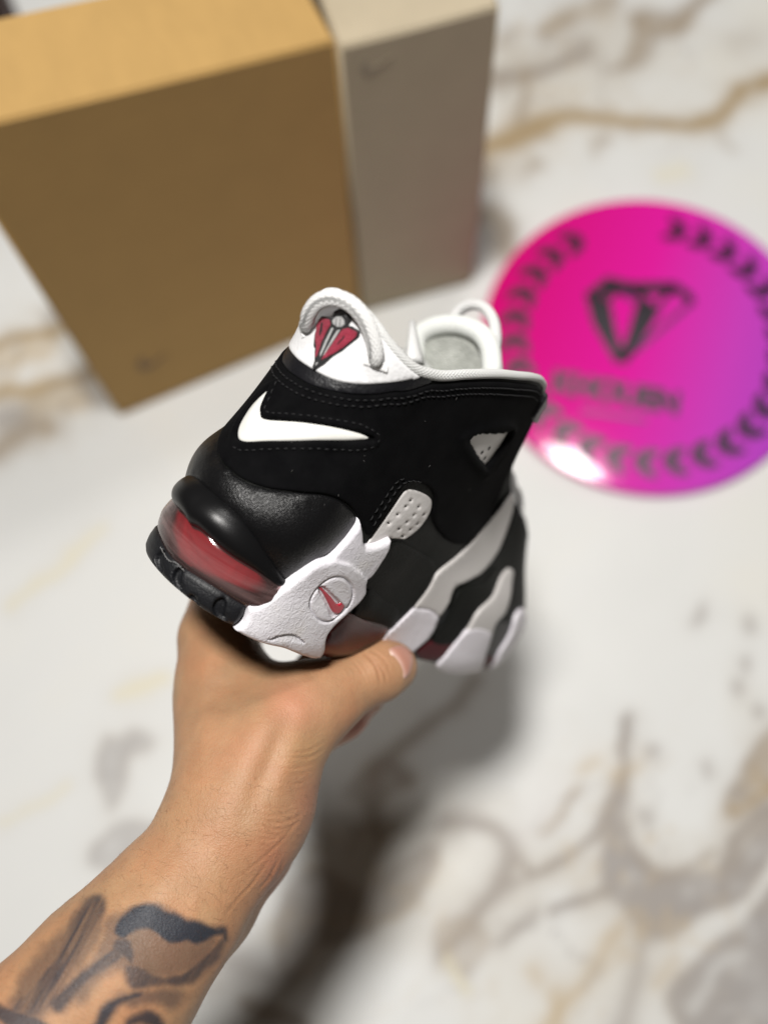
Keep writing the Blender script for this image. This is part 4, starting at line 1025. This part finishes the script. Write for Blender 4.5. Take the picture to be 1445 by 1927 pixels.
    patch([(175, 1450), (200, 1400), (235, 1395), (245, 1375), (285, 1395), (270, 1410), (245, 1420), (225, 1470), (205, 1520), (190, 1500)], GREY, .50)
    patch([(180, 1620), (205, 1560), (250, 1545), (300, 1560), (280, 1620), (210, 1640)], GREY, .45)
    vein([(0, 1560), (60, 1520), (120, 1470)], 8, YEL, .4)
    # lower right
    vein([(975, 1600), (1010, 1636), (1060, 1616), (1120, 1582), (1142, 1540), (1166, 1480), (1180, 1430), (1186, 1355)], 12, GREY, .85)
    patch([(1140, 1590), (1165, 1530), (1190, 1575), (1230, 1635), (1290, 1650), (1360, 1640), (1400, 1590), (1460, 1520), (1460, 1570), (1400, 1680), (1330, 1725), (1260, 1765), (1215, 1745), (1175, 1700), (1140, 1665)], GREY, .72)
    vein([(1185, 1580), (1235, 1650), (1290, 1640), (1350, 1600)], 9, DK, .5)
    patch([(1150, 1540), (1165, 1470), (1185, 1440), (1188, 1500), (1180, 1560)], GREY, .6)
    vein([(840, 1548), (920, 1546), (950, 1572), (962, 1622), (930, 1682), (880, 1742), (835, 1785)], 20, GREY, .75)
    patch([(820, 1740), (880, 1715), (920, 1760), (905, 1810), (870, 1840), (835, 1815)], GB, .5)
    vein([(1025, 1562), (1055, 1535), (1085, 1490)], 11, GB, .75); vein([(1085, 1455), (1120, 1430)], 16, TAN, .4); vein([(1160, 1450), (1200, 1440)], 18, TAN, .35)
    vein([(1045, 1712), (1110, 1682), (1145, 1668)], 12, GREY, .75); vein([(940, 1775), (1005, 1715)], 13, GREY, .55); vein([(960, 1660), (1010, 1640)], 10, GREY, .5)
    patch([(1460, 1370), (1400, 1430), (1368, 1500), (1368, 1538), (1405, 1538), (1460, 1485)], GB, .75); vein([(1380, 1530), (1420, 1510), (1460, 1470)], 9, BRN, .7)
    vein([(1360, 1640), (1378, 1600), (1402, 1560), (1450, 1520)], 14, GREY, .75)
    patch([(1460, 1660), (1400, 1730), (1330, 1795), (1268, 1850), (1290, 1950), (1460, 1950)], GREY, .68)
    vein([(1300, 1900), (1340, 1830), (1390, 1790)], 12, white*.9, .5)
    vein([(1220, 1755), (1205, 1840), (1160, 1950)], 26, GREY, .45); vein([(1145, 1770), (1110, 1840), (1030, 1940)], 17, TAN, .5); vein([(1000, 1820), (1015, 1840)], 16, TAN, .4); vein([(840, 1800), (880, 1870)], 10, YEL, .7)
    vein([(1240, 1860), (1280, 1800)], 12, TAN, .3); vein([(1050, 1870), (1060, 1950)], 16, TAN, .45)
    for x, y in ((1315, 1160), (1400, 1172), (1410, 1250), (1390, 1292), (1330, 1452), (1226, 1416), (1215, 1530), (1420, 1340)): vein([(x, y-6), (x+4, y+6)], 12, GREY, .45)
    vein([(1040, 1500), (1000, 1560)], 40, (.70, .69, .68), .4)
    # under the hand
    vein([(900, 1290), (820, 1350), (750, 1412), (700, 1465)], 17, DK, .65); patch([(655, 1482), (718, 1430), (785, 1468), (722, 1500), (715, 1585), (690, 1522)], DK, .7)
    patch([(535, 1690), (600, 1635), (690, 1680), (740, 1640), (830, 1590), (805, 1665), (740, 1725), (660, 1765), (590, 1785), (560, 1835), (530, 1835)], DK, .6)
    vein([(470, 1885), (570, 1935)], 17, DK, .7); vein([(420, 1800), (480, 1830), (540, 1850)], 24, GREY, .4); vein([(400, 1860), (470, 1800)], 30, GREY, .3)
    # fine branching and clouding round the main veins
    rg_ = sum(np.exp(-(((q[:, 0]-x)/a_)**2+((q[:, 1]-y)/b_)**2)) for x, y, a_, b_ in ((1150, 1690, 300, 230), (1080, 120, 230, 150), (60, 700, 170, 110), (640, 1680, 170, 170), (1420, 1480, 90, 120)))*front
    d1 = np.abs(fbm(np.c_[P[:, :2]*13, 0*X.ravel()], 61, 4)-.47); d2 = np.abs(fbm(np.c_[P[:, :2]*19+4, 0*X.ravel()], 67, 4)-.47)
    put(np.exp(-(d1/.016)**2)*rg_, GREY, .42); put(np.exp(-(d2/.013)**2)*rg_, TAN, .42)
    put(smoothstep((mot-.42)/.16)*rg_, GB, .20)
    # slab beyond the picture: scattered veins of the same kind
    dd = np.abs(fbm(np.c_[P[:, :2]*3.1+.7, 0*X.ravel()], 55, 5)-.47); big = fbm(np.c_[P[:, :2]*1.7, 0*X.ravel()], 77, 3)
    out = smoothstep((np.maximum.reduce([-q[:, 0], q[:, 0]-1445, -q[:, 1], q[:, 1]-1927])+20)/120); out = np.where(front, out, 1.0)
    put(np.exp(-(dd/.012)**2)*smoothstep((big-.42)/.1)*out, GB, .7)
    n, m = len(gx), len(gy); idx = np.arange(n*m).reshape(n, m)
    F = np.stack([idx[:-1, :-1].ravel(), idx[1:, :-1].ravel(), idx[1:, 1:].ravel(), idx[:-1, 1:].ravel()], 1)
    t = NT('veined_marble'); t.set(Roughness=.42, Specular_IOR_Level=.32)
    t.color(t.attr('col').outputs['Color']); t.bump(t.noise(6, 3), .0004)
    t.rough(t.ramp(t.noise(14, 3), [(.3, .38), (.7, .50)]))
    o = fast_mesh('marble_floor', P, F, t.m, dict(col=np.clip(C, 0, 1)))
    tag(o, kind='structure'); return o
table()

# ------------------------------------------------------------------ boxes
def carton(name, bl, br, hgt, depth, mat, mat_top, label, wall=.0015, bev=.0025, back=0.0, left=1.0):
    a, b = on_plane(*bl), on_plane(*br); ex = b-a; W = np.linalg.norm(ex); ex /= W; ey = np.array([-ex[1], ex[0], 0])
    root = empty(name, mat=Matrix([[ex[0], ey[0], 0, a[0]+ey[0]*back], [ex[1], ey[1], 0, a[1]+ey[1]*back], [0, 0, 1, .0015], [0, 0, 0, 1]]))
    def part(nm, lo, hi, m, bv):
        bm = bmesh.new(); bmesh.ops.create_cube(bm, size=1.0)
        for v in bm.verts: v.co = Vector([(lo[k]+hi[k])/2+v.co[k]*(hi[k]-lo[k]) for k in range(3)])
        for v in bm.verts:
            if v.co.z > hi[2]*.5 and v.co.x < hi[0]*.5: v.co.z *= left
        bmesh.ops.bevel(bm, geom=bm.edges[:], offset=bv, segments=3, affect='EDGES'); ob = bm_obj(nm, bm, m, root, True); ob.data.polygons.foreach_set('use_smooth', [p.area < 1e-3 for p in ob.data.polygons]); return ob
    part('carton_body', (0, 0, 0), (W, depth, hgt), mat, bev)
    return root, W, ex, ey, a+ey*back
def m_card(name, col, k=.06):
    t = NT(name); t.set(Roughness=.75, Specular_IOR_Level=.25)
    n = t.noise(25, 5, .6); s_ = t.noise(40, 3, .6, t.coord((1, 1, 14)))
    t.color(t.ramp(t.math('ADD', t.math('MULTIPLY', n, .5), t.math('MULTIPLY', s_, .5)), [(.3, tuple(c*(1-k) for c in col)+(1,)), (.7, tuple(min(1, c*(1+k)) for c in col)+(1,))])); t.bump(n, .0003); return t.m
tanb, Wt, ext, eyt, at_ = carton('tan_carton', (226, 784), (681, 590), .350, .080, m_card('tan_card', (.445, .278, .100)), None, '', left=1.13)
tag(tanb, 'large tan cardboard carton standing on the marble behind the sneaker', 'box')
gryb, Wg, exg, eyg, ag = carton('grey_carton', (684, 596), (893, 538), .343, .085, m_card('grey_card', (.43, .365, .26)), None, '', back=.004)
tag(gryb, 'narrower grey-beige carton standing against the right side of the tan one', 'box')
def mark(root, ex, ey, a, px_pts, mat, W):
    """small printed mark, traced on the carton's front face"""
    V = []
    for x, y in px_pts:
        r = RCW@cray(x, y); t_ = ((a-CPOS)@ey)/(r@ey); p = CPOS+r*t_-a; V.append((p@ex, -.0006, p[2]-.0015))
    n = len(V); V2 = V+[(v[0], .0004, v[2]) for v in V]
    F = [tuple(range(n))]+[(i, (i+1) % n, n+(i+1) % n, n+i) for i in range(n)]
    mesh_obj('printed_logo', V2, F, mat, root, smooth=False)
M_INK = m_plain('dark_print', (.19, .115, .05, 1), .6).m
tickp = np.array([(0, .55), (.10, .20), (.22, .10), (.20, .45), (.32, .62), (.55, .55), (1.0, .10), (.60, .72), (.30, .95), (.10, .90)])
mark(tanb, ext, eyt, at_, [(258+x*58, 668+y*32-10*x) for x, y in tickp], M_INK, Wt)
mark(gryb, exg, eyg, ag, [(676+x*62, 106+y*36-8*x) for x, y in tickp], m_plain('grey_print', (.31, .26, .185, 1), .6).m, Wg)
# dark brown block at the far corner
c = on_plane(-75, 40); bm = bmesh.new(); bmesh.ops.create_cube(bm, size=1.0)
for v in bm.verts: v.co = Vector((v.co.x*.12, v.co.y*.16, v.co.z*.05+.027))
bmesh.ops.bevel(bm, geom=bm.edges[:], offset=.012, segments=4, affect='EDGES')
t = NT('dark_brown_leather'); t.set(Base_Color=(.022, .008, .005, 1), Roughness=.5); t.bump(t.voro(300), .0006)
o = bm_obj('dark_case', bm, t.m, None, True); o.location = (c[0], c[1], 0); o.rotation_euler = (0, 0, .35)
tag(o, 'dark brown leather case lying beyond the tan carton in the top corner', 'case')

# ------------------------------------------------------------------ round magenta sign
ZD = Z(1000, 480, .30796); ZR = Z(880, 340, .39100)
TH = .009
ed = [on_plane(x, y, TH) for x, y in ((915, 563), (1525, 705), (1232, 379), (1212, 938), (1445, 455), (1445, 838))]
cen = (ed[2]+ed[3])/2; cen = cen*.5+((ed[0]+ed[1])/2)*.5; RD = np.mean([np.linalg.norm(e-cen) for e in ed]); cen[2] = 0
sign = empty('round_sign', loc=tuple(cen+np.array([0, 0, .001])))
tag(sign, 'round glossy magenta sign with a black diamond lying on the marble', 'sign')
prof_ = [(0, 0), (RD-.003, 0), (RD, .0012), (RD, TH-.0025), (RD-.0008, TH-.0008), (RD-.0025, TH-.001), (0, TH-.001)]
V = [(0, 0, 0), (0, 0, TH-.001)]; F = []; N = 128; pr = prof_[1:-1]
for r, z in pr:
    for k in range(N): a = 2*np.pi*k/N; V.append((r*math.cos(a), r*math.sin(a), z))
for j in range(len(pr)-1):
    for k in range(N): k2 = (k+1) % N; F.append((2+j*N+k, 2+j*N+k2, 2+(j+1)*N+k2, 2+(j+1)*N+k))
for k in range(N): k2 = (k+1) % N; F.append((0, 2+k2, 2+k)); F.append((1, 2+(len(pr)-1)*N+k, 2+(len(pr)-1)*N+k2))
t = NT('magenta_acrylic'); t.set(Roughness=.07, Specular_IOR_Level=.5, Coat_Weight=.3, Coat_Roughness=.03)
tc = t.add('ShaderNodeTexCoord'); sp = t.add('ShaderNodeSeparateXYZ'); t.link(tc.outputs['Object'], sp.inputs[0])
g = t.math('ADD', t.math('MULTIPLY', sp.outputs[0], 3.0), t.math('ADD', t.math('MULTIPLY', sp.outputs[1], -1.3), .5))
t.color(t.ramp(g, [(0.0, (.62, .004, .16, 1)), (.45, (.72, .012, .33, 1)), (.75, (.56, .05, .48, 1)), (1.0, (.38, .06, .52, 1))]))
disc = mesh_obj('sign_disc', V, F, t.m, sign, smooth=False)
disc.data.polygons.foreach_set('use_smooth', [len(p.vertices) == 4 for p in disc.data.polygons])
M_SIGN = m_plain('black_sign_print', (.012, .006, .014, 1), .3).m
M_SIGN2 = m_plain('purple_sign_print', (.16, .01, .12, 1), .3).m
def flat(name, P2, mat, z=.0008, parent=None):
    P2 = np.asarray(P2); n = len(P2)
    V = [(p[0], p[1], TH+z*.6-.001) for p in P2]+[(p[0], p[1], TH-.0012) for p in P2]
    ar_ = np.sum(P2[:, 0]*np.roll(P2[:, 1], -1)-np.roll(P2[:, 0], -1)*P2[:, 1])
    top = tuple(range(n)) if ar_ > 0 else tuple(range(n))[::-1]
    return mesh_obj(name, V, [top]+[(i, (i+1) % n, n+(i+1) % n, n+i) if ar_ < 0 else (i, n+i, n+(i+1) % n, (i+1) % n) for i in range(n)], mat, parent or sign, smooth=False)
def dpx(pts): return np.array([(on_plane(x, y, TH)-cen)[:2] for x, y in pts])
dia = flat('diamond', dpx(ZD((330, 235), (460, 130), (600, 165), (880, 165), (985, 240), (1000, 300), (965, 300), (890, 235), (600, 240), (480, 215), (400, 285))), M_SIGN)
for q_ in (((325, 230), (480, 280), (520, 480), (570, 640), (515, 665), (375, 420)), ((640, 290), (800, 315), (700, 490), (575, 670), (525, 640), (590, 470)),
           ((455, 160), (500, 200), (530, 240), (460, 290), (440, 270), (480, 220)), ((610, 190), (660, 210), (700, 250), (750, 310), (670, 310), (640, 250)), ((830, 190), (880, 215), (800, 300), (750, 310), (800, 250))):
    flat('diamond_facet', dpx(ZD(*q_)), M_SIGN, parent=dia)
for q_ in (((960, 280), (1000, 290), (640, 600), (560, 650), (600, 590)), ((500, 210), (600, 215), (650, 300), (600, 280))):
    flat('diamond_facet', dpx(ZD(*q_)), M_SIGN2, parent=dia)
# lettering
def words(txt, p0, p1, size, mat, ratio=1.0):
    a, b = dpx([p0, p1]); cu = bpy.data.curves.new('sign_lettering', 'FONT'); cu.body = txt; cu.align_x = 'CENTER'; cu.align_y = 'CENTER'; cu.size = 1; cu.extrude = .0; cu.offset = .06
    o = bpy.data.objects.new('sign_lettering', cu); COL.objects.link(o); bpy.context.view_layer.update()
    dep = bpy.context.evaluated_depsgraph_get(); me = bpy.data.meshes.new_from_object(o.evaluated_get(dep)); bpy.data.objects.remove(o)
    co = np.array([v.co[:] for v in me.vertices]); wd = np.ptp(co[:, 0]); ang = math.atan2(b[1]-a[1], b[0]-a[0]); L = np.linalg.norm(b-a)/wd
    hh = size/np.ptp(co[:, 1]); c_, s_ = math.cos(ang), math.sin(ang); m_ = (a+b)/2
    for v in me.vertices:
        x, y = (v.co.x-co[:, 0].mean()*0)*L, v.co.y*hh; v.co = (m_[0]+x*c_-y*s_, m_[1]+x*s_+y*c_, TH-.0006)
    me.materials.clear(); me.materials.append(mat); ob = bpy.data.objects.new('sign_lettering', me); COL.objects.link(ob); ob.parent = sign
words('KHOUEN', (1040, 718), (1278, 762), .024, M_SIGN)
flat('sign_rule', dpx([(1095, 769), (1215, 787), (1214, 794), (1094, 776)]), M_SIGN2)
# ring of paired leaves
leaf = np.array([(0, 0), (.3, .20), (.65, .20), (1, 0), (.65, -.18), (.3, -.18)])
for k in range(30):
    a = 2*np.pi*k/30+.05
    if 1.25 < a < 1.75: continue
    c_ = np.array([math.cos(a), math.sin(a)])*RD*.80
    for tw in (.52, -.52):
        an = a+math.pi/2+tw; L = .027
        P2 = np.stack([c_[0]+L*(leaf[:, 0]*math.cos(an)-leaf[:, 1]*math.sin(an)), c_[1]+L*(leaf[:, 0]*math.sin(an)+leaf[:, 1]*math.cos(an))], 1)
        flat('leaf', P2, M_SIGN)
